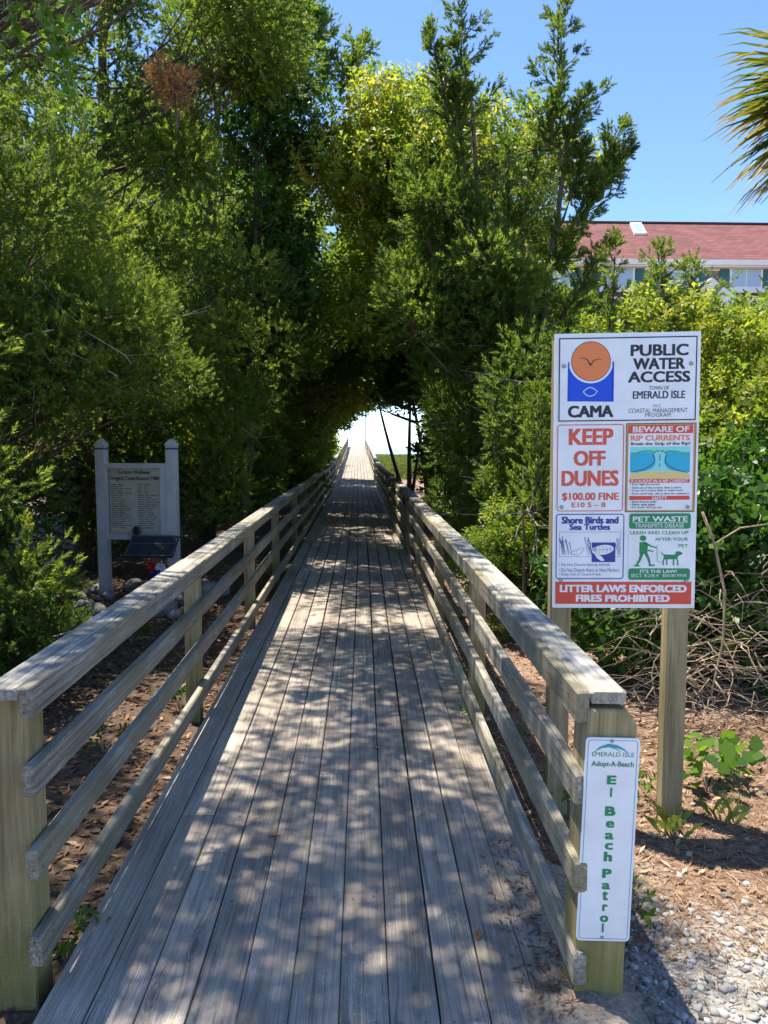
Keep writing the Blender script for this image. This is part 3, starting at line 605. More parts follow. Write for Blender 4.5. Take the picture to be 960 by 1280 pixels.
ix0, ix1, iz0, iz1 = cx0_ + 0.02, cx1_ - 0.07, zb + 0.06, zt - 0.055
paper = link('name_list', pymesh('name_list', *plate_geo(ix0, ix1, iz0, iz1, 0, 0.02, 0.0285)), M['paper'], mem)
wid = ix1 - ix0; hei = iz1 - iz0
M['darkprint'] = flat('dark_print', (0.05, 0.05, 0.045), 0.6)
lettering(paper, 'Surfside Walkway', ix0 + 0.17 * wid, ix0 + 0.78 * wid, iz1 - 0.105 * hei, iz1 - 0.035 * hei, 0.0185, M['darkprint'], 0.02)
lettering(paper, 'Original Contributors 1983 !', ix0 + 0.01 * wid, ix0 + 0.985 * wid, iz1 - 0.20 * hei, iz1 - 0.125 * hei, 0.0185, M['darkprint'], 0.02)
mb = MB(); rg = random.Random(9)
for colx in (0.02, 0.53):
    for k in range(21):
        zz = iz1 - (0.25 + 0.033 * k) * hei; x = colx
        for wd in range(rg.choice([2, 2, 3])):
            ln = rg.uniform(0.07, 0.15)
            if x + ln > colx + 0.44: break
            stroke_mb(mb, [(ix0 + x * wid, zz), (ix0 + (x + ln) * wid, zz + rg.uniform(-0.0006, 0.0006))], 0.0065, 0.0185); x += ln + 0.025
mb.build('name_lines', M['darkprint'], paper)
m_, t_, b2_ = newmat('case_glass'); fr = N(t_, 'ShaderNodeFresnel', i_IOR=1.5); gl = N(t_, 'ShaderNodeBsdfGlossy', i_Roughness=0.03); tp = N(t_, 'ShaderNodeBsdfTransparent'); mxs = N(t_, 'ShaderNodeMixShader')
L(t_, fr.outputs[0], mxs.inputs[0]); L(t_, tp.outputs[0], mxs.inputs[1]); L(t_, gl.outputs[0], mxs.inputs[2]); L(t_, mxs.outputs[0], t_.nodes['Material Output'].inputs[0]); M['glass'] = m_
link('glass_pane', pymesh('glass_pane', *plate_geo(ix0, ix1, iz0, iz1, 0, -0.03, -0.026)), M['glass'], mem)
# pine cone on the lower frame rail
M['cone'] = flat('pine_cone_brown', (0.17, 0.09, 0.05), 0.8, wear=0.4)
mb = MB(); rg = random.Random(4)
for k in range(70):
    t = k / 70; a = k * 2.39996; z = 0.10 * t; r = 0.052 * math.sin(math.pi * (0.18 + 0.75 * t)); d = Vector((math.cos(a), math.sin(a), 0)); s = Vector((-d.y, d.x, 0)) * 0.014
    p = d * r * 0.3 + Vector((0, 0, z)); q = d * (r + 0.012) + Vector((0, 0, z + 0.012))
    mb.add([p - s * 0.5, p + s * 0.5, q + s, q + d * 0.008, q - s], [(0, 1, 2, 3, 4)])
mb.tube([(0, 0, 0), (0, 0, 0.09)], [0.025, 0.012], 8)
cone = mb.build('pine_cone', M['cone']); cone.location = mem.matrix_basis @ Vector((0.0, 0, 0)); 
mem_m = Matrix.Translation(mem.location) @ Matrix.Rotation(R(-7), 4, 'Z')
cone.location = mem_m @ Vector((0.02, -0.047, zb + 0.062)); cone.scale = (0.9,) * 3
cone.location = mem_m @ Vector((0.02, -0.105, zb + 0.06)); tag(cone, 'brown pine cone set on the frame of the contributors board', 'pine cone')
# slanted plaque on its own stake below the board
LC = ony(190, 683, MYD - 0.35)
plaque = empty('slanted_plaque', (LC.x, LC.y, float(ground_z(LC.x, LC.y))), 'dark slanted plaque on a wooden stake under the contributors board', 'plaque', rz=R(-7))
hz = LC.z - plaque.location.z
M['plaque'] = flat('dark_slate', (0.04, 0.045, 0.055), 0.75, spec=0.15, wear=0.25)
v, f = plate_geo(-0.27, 0.27, -0.16, 0.16, 0.006, -0.012, 0.012)
link('plaque_face', pymesh('plaque_face', v, f), M['plaque'], plaque, Matrix.Translation((0, 0, hz)) @ Matrix.Rotation(R(-52), 4, 'X'))
frame(plaque, 'plaque_edge', -0.262, 0.262, -0.152, 0.152, 0.006, 0, -0.0125, flat('plaque_edge', (0.16, 0.17, 0.19))).matrix_basis = Matrix.Translation((0, 0, hz)) @ Matrix.Rotation(R(-52), 4, 'X')
MB().box(-0.25, 0.25, -0.0135, -0.0130, 0.03, 0.036).build('plaque_line', flat('plaque_line', (0.2, 0.21, 0.23)), plaque, M=Matrix.Translation((0, 0, hz)) @ Matrix.Rotation(R(-52), 4, 'X'))
post('stake', 0.02, 0.03, -0.2, hz - 0.02, 0.089, 0.089, M['post'], plaque)
# red, white and blue bow tied to the stake
bow = empty('ribbon_bow', (LC.x + 0.07, LC.y - 0.06, hz + plaque.location.z - 0.3), 'red, white and blue ribbon bow tied below the dark plaque', 'bow')
cols = [flat('ribbon_red', (0.5, 0.02, 0.03), 0.5), flat('ribbon_white', (0.7, 0.7, 0.72), 0.5), flat('ribbon_blue', (0.02, 0.03, 0.22), 0.5)]
for k, (dx, dz, c, s) in enumerate(((-0.06, 0.09, 0, 0.06), (0.035, 0.07, 1, 0.065), (0.0, -0.01, 2, 0.075), (0.09, 0.01, 1, 0.05), (0.08, -0.05, 0, 0.05), (-0.07, -0.05, 2, 0.05))):
    mb = MB()
    for j in range(6):                            # loops of ribbon round a knot
        a = j * math.pi / 3 + k; u = Vector((math.cos(a), -0.35, math.sin(a))).normalized(); w_ = u.cross(Vector((0, 1, 0.2))).normalized() * s * 0.34
        pts = [Vector((dx, 0, dz)), Vector((dx, 0, dz)) + u * s * 0.6 + Vector((0, -0.02, 0.01)), Vector((dx, 0, dz)) + u * s, Vector((dx, 0, dz)) + u * s * 0.6 + Vector((0, 0.012, -0.012)), Vector((dx, 0.004, dz))]
        v = []; f = []
        for i, p in enumerate(pts): e = 0.25 if i in (0, 4) else 1; v += [p - w_ * e, p + w_ * e]
        for i in range(4): f.append((2*i, 2*i+1, 2*i+3, 2*i+2))
        mb.add(v, f)
    mb.build('ribbon_loop', cols[c], bow)
flush_text()

# ------------------------------------------------------------------ stones round the board
def rock_mesh(seed, sub=2, flat_=0.65):
    import bmesh
    bm = bmesh.new(); bmesh.ops.create_icosphere(bm, subdivisions=sub, radius=1.0); rg = np.random.default_rng(seed)
    ks = rg.normal(size=(5, 3)) * 1.5; ph = rg.uniform(0, 6, 5); sc = rg.uniform(0.75, 1.2, 3)
    for v in bm.verts:
        p = np.array(v.co); d = 1 + sum(0.07 * math.sin(k @ p * 1.4 + f) for k, f in zip(ks, ph)); v.co = Vector((p[0]*sc[0]*d, p[1]*sc[1]*d, p[2]*flat_*d))
    me = bpy.data.meshes.new('rock'); bm.to_mesh(me); bm.free(); me.polygons.foreach_set('use_smooth', [True] * len(me.polygons)); return me
def stone_mat(name, a, c):
    m, t, b = newmat(name); tc = N(t, 'ShaderNodeTexCoord'); oi = N(t, 'ShaderNodeObjectInfo'); n = N(t, 'ShaderNodeTexNoise', i_Scale=2.2, i_Detail=8.0, i_Roughness=0.7); L(t, tc.outputs['Object'], n.inputs['Vector'])
    r = ramp(t, n.outputs[0], [(0.3, a), (0.7, c)]); vr = N(t, 'ShaderNodeMapRange'); vr.inputs['To Min'].default_value = 0.65; vr.inputs['To Max'].default_value = 1.3; L(t, oi.outputs['Random'], vr.inputs[0])
    sc = N(t, 'ShaderNodeVectorMath', operation='SCALE'); L(t, r.outputs[0], sc.inputs[0]); L(t, vr.outputs[0], sc.inputs['Scale']); L(t, sc.outputs[0], b.inputs['Base Color']); b.inputs['Roughness'].default_value = 0.85
    bp = N(t, 'ShaderNodeBump', i_Strength=0.5, i_Distance=0.1); L(t, n.outputs[0], bp.inputs['Height']); L(t, bp.outputs[0], b.inputs['Normal']); return m
M['stone'] = stone_mat('river_stone', (0.12, 0.115, 0.11), (0.34, 0.33, 0.31))
rocks = [rock_mesh(k) for k in range(5)]
for me in rocks: me.materials.append(M['stone'])
rg = random.Random(21); placed = []
for (x, y, s, lb) in ((197, 765, 0.17, 'large grey boulder behind the left railing, left of the pair'), (222, 752, 0.16, 'large grey boulder behind the left railing, right of the pair'), (268, 742, 0.15, 'dark grey boulder against the left railing beyond the board')):
    p = onz(x, y, -0.06); o = bpy.data.objects.new('boulder', rocks[rg.randrange(5)]); COL.objects.link(o); o.location = (p.x, p.y, float(ground_z(p.x, p.y)) + s * 0.42); o.scale = (s, s, s); o.rotation_euler = (0, 0, rg.uniform(0, 6)); tag(o, lb, 'boulder'); placed.append((p.x, p.y, s))
k = 0
while k < 46:
    x = rg.uniform(-3.35, -1.75); y = rg.uniform(7.5, 9.3); s = rg.uniform(0.045, 0.105)
    if any((x-a)**2 + (y-b)**2 < (0.8*(s+c))**2 for a, b, c in placed): continue
    placed.append((x, y, s)); k += 1
    o = bpy.data.objects.new('stone', rocks[rg.randrange(5)]); COL.objects.link(o); o.location = (x, y, float(ground_z(x, y)) + s * 0.45); o.scale = (s, s, s); o.rotation_euler = (rg.uniform(-.2, .2), rg.uniform(-.2, .2), rg.uniform(0, 6))
    tag(o, 'rounded grey stone in the bed round the contributors board', 'stone', 'stones round the contributors board')

# ------------------------------------------------------------------ house on the right
HY = 38.0; hp = HY / F_PX
def hx(px): return ony(px, 340, HY).x
def hzp(py, Y=HY): return ony(900, py, Y).z
house = empty('beach_house', (hx(900), HY, float(ground_z(20, 38))), 'large beach house with red shingle roof and teal shutters above the shrubs', 'house')
HX0, HY0, HZ0 = house.location
ze = hzp(320) - HZ0; zr = hzp(280, HY + 5.0) - HZ0; xl = hx(640) - HX0; xr = hx(1180) - HX0
def shingle(name, a, c, sx, sy):
    m, t, b = newmat(name); tc = N(t, 'ShaderNodeTexCoord'); br = N(t, 'ShaderNodeTexBrick', i_Scale=1.0); br.inputs['Color1'].default_value = (*a, 1); br.inputs['Color2'].default_value = (*c, 1); br.inputs['Mortar'].default_value = (*[x * 0.45 for x in a], 1)
    br.inputs['Brick Width'].default_value = sx; br.inputs['Row Height'].default_value = sy; br.inputs['Mortar Size'].default_value = 0.012
    mp = N(t, 'ShaderNodeMapping'); L(t, tc.outputs['Object'], mp.inputs[0]); sw = N(t, 'ShaderNodeSeparateXYZ'); L(t, mp.outputs[0], sw.inputs[0]); cb = N(t, 'ShaderNodeCombineXYZ'); L(t, sw.outputs[0], cb.inputs[0]); L(t, sw.outputs[2], cb.inputs[1])
    L(t, cb.outputs[0], br.inputs['Vector']); nz = N(t, 'ShaderNodeTexNoise', i_Scale=1.3, i_Detail=6.0); L(t, tc.outputs['Object'], nz.inputs['Vector'])
    c2 = mix(t, 1.0, br.outputs['Color'], ramp(t, nz.outputs[0], [(0.3, (0.8,)*3), (0.7, (1.12,)*3)]).outputs[0], 'MULTIPLY'); L(t, c2, b.inputs['Base Color']); b.inputs['Roughness'].default_value = 0.9; return m
M['roof'] = shingle('red_roof_shingles', (0.145, 0.042, 0.038), (0.205, 0.066, 0.058), 0.5, 0.16)
M['shake'] = shingle('weathered_wall_shingles', (0.19, 0.155, 0.15), (0.29, 0.25, 0.24), 0.22, 0.2)
M['cream'] = flat('cream_trim', (0.74, 0.66, 0.54), 0.6, wear=0.06); M['trim'] = flat('white_trim', (0.78, 0.76, 0.72), 0.5, wear=0.05); M['teal'] = flat('teal_shutter', (0.03, 0.13, 0.15), 0.5, wear=0.1)
m_, t_, b2_ = newmat('window_glass'); b2_.inputs['Base Color'].default_value = (0.35, 0.45, 0.55, 1); b2_.inputs['Roughness'].default_value = 0.15; b2_.inputs['Specular IOR Level'].default_value = 0.8; M['pane'] = m_
zl = hzp(366) - HZ0
MB().box(xl, xr, 0.0, 9.9, -0.5, ze).build('wall', M['shake'], house)
mb = MB(); ov = 0.5; sl = (zr - ze) / 5.0
mb.add([(xl-0.4, -ov, ze - sl*ov), (xr, -ov, ze - sl*ov), (xr, 5, zr), (xl-0.4, 5, zr), (xl-0.4, 10.4, ze - sl*ov), (xr, 10.4, ze - sl*ov)], [(0, 1, 2, 3), (3, 2, 5, 4)])
mb.add([(xl, 0.02, ze - 0.01), (xl, 4.95, zr - 0.05), (xl, 9.88, ze - 0.01)], [(0, 1, 2)])
rf = mb.build('roof', M['roof'], house); sm_ = rf.modifiers.new('thick', 'SOLIDIFY'); sm_.thickness = 0.12; sm_.offset = -1
MB().box(xl-0.4, xr, 4.86, 5.14, zr - 0.03, zr + 0.06).build('ridge_cap', flat('ridge_dark', (0.10, 0.035, 0.04), 0.8), rf)
# skylight lying in the slope
def on_roof(px, py):
    d = ray(px, py); n_ = Vector((0, -sl, 1)); p0 = Vector((HX0, HY0, HZ0 + ze)); t = (p0 - EYE).dot(n_) / d.dot(n_); q = EYE + d * t; return q - Vector((HX0, HY0, HZ0))
c4 = [on_roof(*p) for p in ((793, 294), (808, 294), (801, 281), (787, 281))]; nn = Vector((0, -sl, 1)).normalized()
sk = MB(); sk.add([p for p in c4] + [p + nn * 0.12 for p in c4], [(4, 5, 6, 7), (0, 1, 5, 4), (1, 2, 6, 5), (2, 3, 7, 6), (3, 0, 4, 7)]); skl = sk.build('skylight', M['trim'], house)
cc = sum(c4, Vector()) / 4; ins = [cc + (p - cc) * 0.8 + nn * 0.126 for p in c4]; link('skylight_pane', pymesh('skylight_pane', ins, [(0, 1, 2, 3)]), M['pane'], skl)
MB().box(xl - 0.4, xr, -ov - 0.10, -ov + 0.02, ze - sl*ov - 0.26, ze - sl*ov - 0.02).build('gutter', M['trim'], house)
MB().box(xl, xr, -0.05, 0.0, ze - 0.72, ze - sl*ov - 0.02).build('frieze_board', M['cream'], house); MB().box(xl - 0.3, xr, -ov, -0.05, ze - sl*ov - 0.34, ze - sl*ov - 0.27).build('soffit', M['cream'], house)
for cxp in (611, 692, 772, 852, 932, 1012, 1092):
    x = hx(cxp) - HX0; ww = 0.82; z1 = hzp(333) - HZ0; z0 = hzp(361) - HZ0
    wd = link('window', pymesh('window', *plate_geo(x - ww, x + ww, z0, z1, 0, -0.10, 0.02)), M['trim'], house)
    for s in (-1, 1): link('pane', pymesh('pane', *plate_geo(x + (0.03 if s > 0 else -ww + 0.09), x + (ww - 0.09 if s > 0 else -0.03), z0 + 0.09, z1 - 0.09, 0, -0.112, -0.1)), M['pane'], wd)
    MB().box(x - ww - 0.1, x + ww + 0.1, -0.2, 0.0, z0 - 0.22, z0 - 0.002).build('sill', M['trim'], wd)
    for s in (-1, 1):
        xx = x + s * (ww + 0.26); sh = MB().box(xx - 0.22, xx + 0.22, -0.08, -0.002, z0, z1).build('shutter', M['teal'], house)
        lv = MB()
        for k in range(9): zz = z0 + (z1 - z0) * (k + 0.7) / 9.6; lv.box(xx - 0.17, xx + 0.17, -0.105, -0.081, zz - 0.03, zz + 0.02)
        lv.build('louvres', M['teal'], sh)
# lower pent roof, fascia and pale lower storey
MB().add([(xl, -1.2, zl - 0.5), (xr, -1.2, zl - 0.5), (xr, -0.02, zl), (xl, -0.02, zl), (xl, -1.2, zl - 0.6), (xr, -1.2, zl - 0.6), (xr, -0.02, zl - 0.6), (xl, -0.02, zl - 0.6)], [(0,1,2,3),(4,7,6,5),(0,4,5,1),(1,5,6,2),(3,7,4,0)]).build('lower_roof', M['roof'], house)
MB().box(xl, xr, -1.26, -1.201, zl - 0.95, zl - 0.48).build('fascia', M['cream'], house); MB().box(xl, xr, -0.9, -0.01, -0.5, zl - 0.62).build('lower_wall', M['cream'], house)
gx_ = hx(862) - HX0; gz1 = hzp(347, HY - 2.5) - HZ0; gz_b = hzp(378, HY - 2.5) - HZ0
g = MB(); g.add([(gx_ - 1.5, -2.5, gz_b), (gx_ + 1.5, -2.5, gz_b), (gx_, -2.5, gz1), (gx_ - 1.5, 0, gz_b), (gx_ + 1.5, 0, gz_b), (gx_, 0, gz1)], [(0, 1, 2), (0, 2, 5, 3), (1, 4, 5, 2), (0, 3, 4, 1)]); g.build('porch_gable', M['trim'], house)
g = MB(); g.box(gx_ - 1.4, gx_ + 1.4, -2.45, -1.27, -0.5, gz_b - 0.002); g.build('porch_bay', M['cream'], house)
# ------------------------------------------------------------------ vegetation engine
G = np.random.default_rng(42)
def frames_for(A, roll):
    """rotation matrices whose Z column is the axis A"""
    A = A / np.linalg.norm(A, axis=1, keepdims=True)
    ref = np.where(np.abs(A[:, 2:3]) > 0.95, np.array([[1., 0, 0]]), np.array([[0, 0, 1.]]))
    Xv = np.cross(ref, A); Xv /= np.linalg.norm(Xv, axis=1, keepdims=True); Yv = np.cross(A, Xv)
    c = np.cos(roll)[:, None]; s = np.sin(roll)[:, None]
    return np.stack([Xv * c + Yv * s, -Xv * s + Yv * c, A], axis=2)
def cedar_tmpl(g, n=15, ln=1.0, wd=0.115):
    out = []
    for i in range(n):
        t = 0.05 + 0.9 * i / (n - 1); az = i * 2.4 + g.uniform(-.4, .4); el = g.uniform(0.5, 0.95) if i < n - 1 else 0.0
        d = np.array([math.sin(el) * math.cos(az), math.sin(el) * math.sin(az), math.cos(el)]); l = ln * (0.40 - 0.16 * t) * g.uniform(0.8, 1.25)
        b = np.array([0, 0, t * ln * 0.75]); s = np.cross(d, g.normal(size=3)); s /= np.linalg.norm(s)
        out.append([b + s * wd * 0.5, b + d * l, b - s * wd * 0.5])
    return np.array(out)
def broad_tmpl(g, n=6, ln=0.42, wd=0.2):
    out = []
    for i in range(n):
        t = 0.15 + 0.8 * i / (n - 1); az = i * 2.4 + g.uniform(-.5, .5); el = g.uniform(0.6, 1.3)
        d = np.array([math.sin(el) * math.cos(az), math.sin(el) * math.sin(az), math.cos(el)]); s = np.cross(d, np.array([0, 0, 1.]) + g.normal(size=3) * 0.4); s /= np.linalg.norm(s); n_ = np.cross(s, d)
        l = ln * g.uniform(0.7, 1.2); b = np.array([0, 0, t * 0.8])
        out.append([b, b + d * l * 0.5 + s * wd * 0.5 + n_ * 0.03, b + d * l - n_ * 0.05, b + d * l * 0.5 - s * wd * 0.5 + n_ * 0.03])
    return np.array(out)
TM = {'cedar': [cedar_tmpl(G) for _ in range(6)], 'cedarfar': [cedar_tmpl(G, 9, 1.0, 0.19) for _ in range(5)], 'broad': [broad_tmpl(G) for _ in range(6)], 'big': [broad_tmpl(G, 4, 0.6, 0.42) for _ in range(5)]}
class Fol:
    def __init__(s): s.P = []; s.A = []; s.S = []; s.T = []
    def clump(s, c, r, n, size, tint, flatz=0.75, upb=0.45, shell=0.58):
        c = np.asarray(c, float); d = G.normal(size=(n, 3)); d /= np.linalg.norm(d, axis=1, keepdims=True)
        u = (shell + (1 - shell) * G.random(n)) * r; lump = 1 + 0.25 * np.sin(d @ G.normal(size=3) * 3 + G.uniform(0, 6))
        p = d * (u * lump)[:, None]; p[:, 2] *= flatz
        s.P.append(c + p); a = d + np.array([0, 0, upb]) + G.normal(size=(n, 3)) * 0.35; s.A.append(a)
        s.S.append(size * G.uniform(0.7, 1.3, n)); s.T.append(np.clip(tint + G.normal(size=n) * 0.12, 0, 1))
    def plume(s, p0, p1, r0, r1, n, size, tint):
        p0 = np.asarray(p0, float); p1 = np.asarray(p1, float); ax = (p1 - p0) / np.linalg.norm(p1 - p0); t = G.random(n) ** 0.8
        d = G.normal(size=(n, 3)); d -= (d @ ax)[:, None] * ax; d /= np.linalg.norm(d, axis=1, keepdims=True)
        lumps = 0.65 + 0.5 * np.abs(np.sin(t * 17 + G.uniform(0, 6)))
        r = (r0 + (r1 - r0) * t) * np.sqrt(G.random(n)) * lumps; s.P.append(p0 + (p1 - p0) * t[:, None] + d * r[:, None])
        s.A.append(ax * 1.1 + d * 0.7 + G.normal(size=(n, 3)) * 0.25); s.S.append(size * (1.15 - 0.5 * t) * G.uniform(0.7, 1.2, n)); s.T.append(np.clip(tint + G.normal(size=n) * 0.12, 0, 1))
    def build(s, name, parent, mat, tm):
        P = np.concatenate(s.P); A = np.concatenate(s.A); Sc = np.concatenate(s.S); T = np.concatenate(s.T); n = len(P)
        Rm = frames_for(A, G.uniform(0, 6.28, n)); which = G.integers(0, len(TM[tm]), n); Vs = []; Ts = []
        for k, tp in enumerate(TM[tm]):
            i = np.where(which == k)[0]
            if not len(i): continue
            q, kv, _ = tp.shape; fl = tp.reshape(-1, 3)
            V = np.einsum('nij,qj->nqi', Rm[i], fl) * Sc[i][:, None, None] + P[i][:, None, :]
            Vs.append(V.reshape(-1, 3)); lt = T[i][:, None] + G.normal(size=(len(i), q)) * 0.09; Ts.append(np.repeat(np.clip(lt, 0, 1), kv, axis=1).ravel())
        V = np.concatenate(Vs); me = npmesh(name, V, np.arange(len(V)).reshape(-1, kv), np.concatenate(Ts))
        return link(name, me, mat, parent)
def spire(p0, p1, r, n):
    """a cedar leader: thin core plus upswept side sprays shortening to the tip"""
    p0 = Vector(p0); p1 = Vector(p1); d = p1 - p0; out = [(tuple(p0), tuple(p1), 0.07, 0.02, int(n * 0.3))]; k = 12; rg = random.Random(int(p0.x * 1000 + p1.z * 77))
    for i in range(k):
        t = (i + rg.uniform(0, 0.8)) / k; a = i * 2.4 + rg.uniform(-.5, .5); l = r * (1.25 - t) * rg.uniform(0.6, 1.35); b = p0 + d * t
        u = (Vector((math.cos(a), math.sin(a), 0)) * 0.85 + d.normalized() * 0.8).normalized(); out.append((tuple(b), tuple(b + u * l), 0.09 * (1.1 - 0.6 * t), 0.02, max(14, int(n * 0.9 / k * (1.3 - t))), 0))
    return out
# where the photograph keeps a clear view: (x0,y0,x1,y1, nearer than this depth)
CLEAR = [(108, 540, 240, 765, 9.4), (686, 412, 878, 1030, 3.8), (715, 276, 960, 366, 36.0), (465, 545, 503, 600, 60)]
SKY = [(-900, -9999), (405, -9999), (424, 40), (440, 95), (475, 80), (520, 85), (545, 110), (556, 60), (566, 25), (592, 25), (606, 130), (640, 130), (664, 90), (684, 30), (716, 30), (732, 120), (752, 215), (776, 200), (786, 300), (800, 370), (840, 352), (900, 352), (960, 372), (1200, 330)]
SKX = [a for a, _ in SKY]; SKYY = [b for _, b in SKY]
def ok(p, r, sky=True):
    x, y, z = p
    zz = z - zd(y) if y > 20 else z
    if -1.12 - r * 0.7 < x < 0.86 + r * 0.7 and zz < (2.55 if y < 15 else 2.15) + r * 0.6 and y > -2: return False
    q = proj(p)
    if q is None: return True
    px, py, c = q; rp = r * F_PX / c * 0.8
    if sky and -200 < px < 1100:
        if py - rp * 0.7 < np.interp(px, SKX, SKYY): return False
    for (a, b, c_, d, dep) in CLEAR:
        if c < dep and a - rp < px < c_ + rp and b - rp < py < d + rp: return False
    return True
def tree(name, label, cat, base, top, lean, tr, ells, kind, mat, dens, size, tint=0.45, group=None, plumes=(), twigs=60, sky=True, stems=None, extra=None, limb=0.022, flatz=0.75, cones=()):
    """base (x,y); trunk from ground to `top`, crown = clumps of sprays filling the given ellipsoids"""
    bz = float(ground_z(base[0], base[1])); root = empty(name, (base[0], base[1], bz), label, cat, group)
    B = np.array([base[0], base[1], bz]); fol = Fol(); wood_ = MB(); tw = MB(); rg = random.Random(hash((round(base[0], 3), round(base[1], 3))) % 99991)
    stems_ = stems or [(lean, top, tr)]; lines = []
    for (ln, tp, rr) in stems_:
        pts = []
        for k in range(9):
            t = k / 8; pts.append(Vector((ln[0] * t + 0.06 * math.sin(5 * t + base[1]) * tp * 0.12, ln[1] * t + 0.05 * math.cos(4 * t + base[0]) * tp * 0.1, -0.15 + (tp + 0.15) * t)))
        wood_.tube(pts, [rr * (1 - 0.85 * k / 8) * (1.35 if k == 0 else 1) for k in range(9)], 8); lines.append(pts)
    ends = []
    for e in ells:
        c = np.array(e[:3]); rad = np.array(e[3:6]); cnt = 0; tries = 0
        while cnt < e[6] and tries < e[6] * 12:
            tries += 1; d = G.normal(size=3); d /= np.linalg.norm(d); p = c + d * rad * (0.35 + 0.65 * G.random() ** 0.6); r = e[7] * G.uniform(0.7, 1.35)
            if p[2] - r * 0.6 < float(ground_z(p[0], p[1])): continue
            if not ok(p, r, sky): continue
            cnt += 1; tn = tint + G.normal() * 0.13
            fol.clump(p - B, r, int(dens * (r / e[7]) ** 2), size, tn, flatz); ends.append((p - B, r))
    for (cx, cy, z0, z1, r0, r1, cnt_, cr) in cones:
        cnt = 0; tries = 0
        while cnt < cnt_ and tries < cnt_ * 14:
            tries += 1; u = 1 - math.sqrt(G.random()) * 0.999 if G.random() < 0.75 else G.random(); az = G.uniform(0, 6.283)
            rr = (r0 + (r1 - r0) * u) * (0.62 + 0.38 * G.random()) * (1 + 0.13 * math.sin(3 * az + 9 * u)); z = z0 + (z1 - z0) * u; r = cr * G.uniform(0.7, 1.35) * (1.1 - 0.4 * u)
            p = np.array([cx + lean[0] * u + rr * math.cos(az), cy + lean[1] * u + rr * math.sin(az), z])
            if p[2] - r * 0.6 < float(ground_z(p[0], p[1])) or not ok(p, r, sky): continue
            cnt += 1; away = (math.cos(az) * p[0] + math.sin(az) * p[1]) / math.hypot(p[0], p[1]); fol.clump(p - B, r, int(dens * (r / cr) ** 2 * (0.45 if away > 0.25 else 1)), size, tint + G.normal() * 0.2, flatz); ends.append((p - B, r))
    for pl_ in plumes:
        p0, p1, r0, r1, n = pl_[:5]
        fol.plume(np.array(p0) - B, np.array(p1) - B, r0, r1, n, size, tint + G.normal() * 0.05)
        if len(pl_) == 5: ends.append((np.array(p0) - B, 0.1))
        d = Vector(p1) - Vector(p0); wood_.tube([Vector(p0) - Vector(B), Vector(p0) + d * 0.5 - Vector(B) + Vector((0.02, 0, 0)), Vector(p1) - d * 0.06 - Vector(B)], [0.022, 0.012, 0.003] if len(pl_) == 5 else [0.008, 0.005, 0.002], 4)
    for (e, r) in ends:
        if limb >= 0.03 and rg.random() < 0.65: continue
        line = min(lines, key=lambda l: (l[4] - Vector(e)).length); ev = Vector(e)
        hgt = min(max(ev.z - 0.5 * math.hypot(ev.x - line[4].x, ev.y - line[4].y), 0.3), line[-1].z * 0.95)
        tl = max(0.0, min(0.999, (hgt + 0.15 + rg.uniform(-.25, .25)) / (line[-1].z + 0.15))) * 8; k = int(tl); s0 = line[k].lerp(line[k + 1], tl - k); d = ev - s0
        mid = s0 + d * 0.5 + Vector((rg.uniform(-.13, .13), rg.uniform(-.13, .13), rg.uniform(-.16, .02))) * d.length
        if not all(ok(tuple(root.location + (s0.lerp(mid, q) if h_ == 0 else mid.lerp(ev, q))), 0.03, False) for h_ in (0, 1) for q in (0.3, 0.6, 0.95)): continue
        wood_.tube([s0, mid, ev], [limb, limb * 0.6, limb * 0.2], 5, False)
        for j in range(max(0, int(twigs / max(1, len(ends)) + rg.random()))):
            b0 = s0 + d * rg.uniform(0.3, 1.12); u = Vector((rg.gauss(0, 1), rg.gauss(0, 1), rg.gauss(0, 0.6))).normalized(); l = rg.uniform(0.15, 0.5)
            t1 = b0 + u * l * 0.5 + Vector((0, 0, rg.uniform(-.05, .05))); t2 = t1 + (u + Vector((rg.gauss(0, .4), rg.gauss(0, .4), rg.gauss(0, .4)))) * l * 0.5
            tw.tube([b0, t1, t2], [0.0065, 0.0045, 0.0015], 3, False)
            t3 = t1 + (u + Vector((rg.gauss(0, .8), rg.gauss(0, .8), rg.gauss(0, .8)))) * l * 0.4; tw.tube([t1, t3], [0.003, 0.001], 3, False)
    wood_.build('trunk', M['bark'], root, True)
    if tw.v: tw.build('bare_twigs', M['twig'], root)['kind'] = 'stuff'
    fol.build('crown', root, mat, kind)
    return root
# ------------------------------------------------------------------ trees and shrubs
CE = M['cedar']; gl = 'cedars along the left of the boardwalk'; gr = 'trees along the right of the boardwalk'
def W(px, py, Y): p = ony(px, py, Y); return (p.x, p.y, p.z)
# left, nearest first: conical crowns, plus a few boughs reaching over the walk
tree('cedar_tree', 'nearest cedar filling the left edge', 'tree', (-4.4, 5.2), 5.8, (0.1, 0.1), 0.16,
     [(-1.5, 4.0, 6.1, 0.85, 1.4, 0.35, 38, 0.44), (-2.9, 5.0, 5.0, 0.5, 0.6, 0.4, 6, 0.36)], 'cedar', CE, 190, 0.11, 0.55, gl, twigs=800, cones=[(-4.4, 5.2, 0.5, 6.0, 2.35, 0.3, 105, 0.36)])
tree('cedar_tree', 'broad cedar hanging over the contributors board', 'tree', (-4.1, 7.6), 7.2, (0.2, 0.2), 0.17,
     [(-1.35, 6.8, 6.6, 0.8, 1.5, 0.35, 36, 0.46), (-2.6, 6.9, 2.5, 0.9, 0.7, 0.6, 26, 0.36)], 'cedar', CE, 170, 0.115, 0.56, gl, twigs=1100, cones=[(-4.1, 7.6, 0.9, 7.4, 2.9, 0.35, 150, 0.38)])
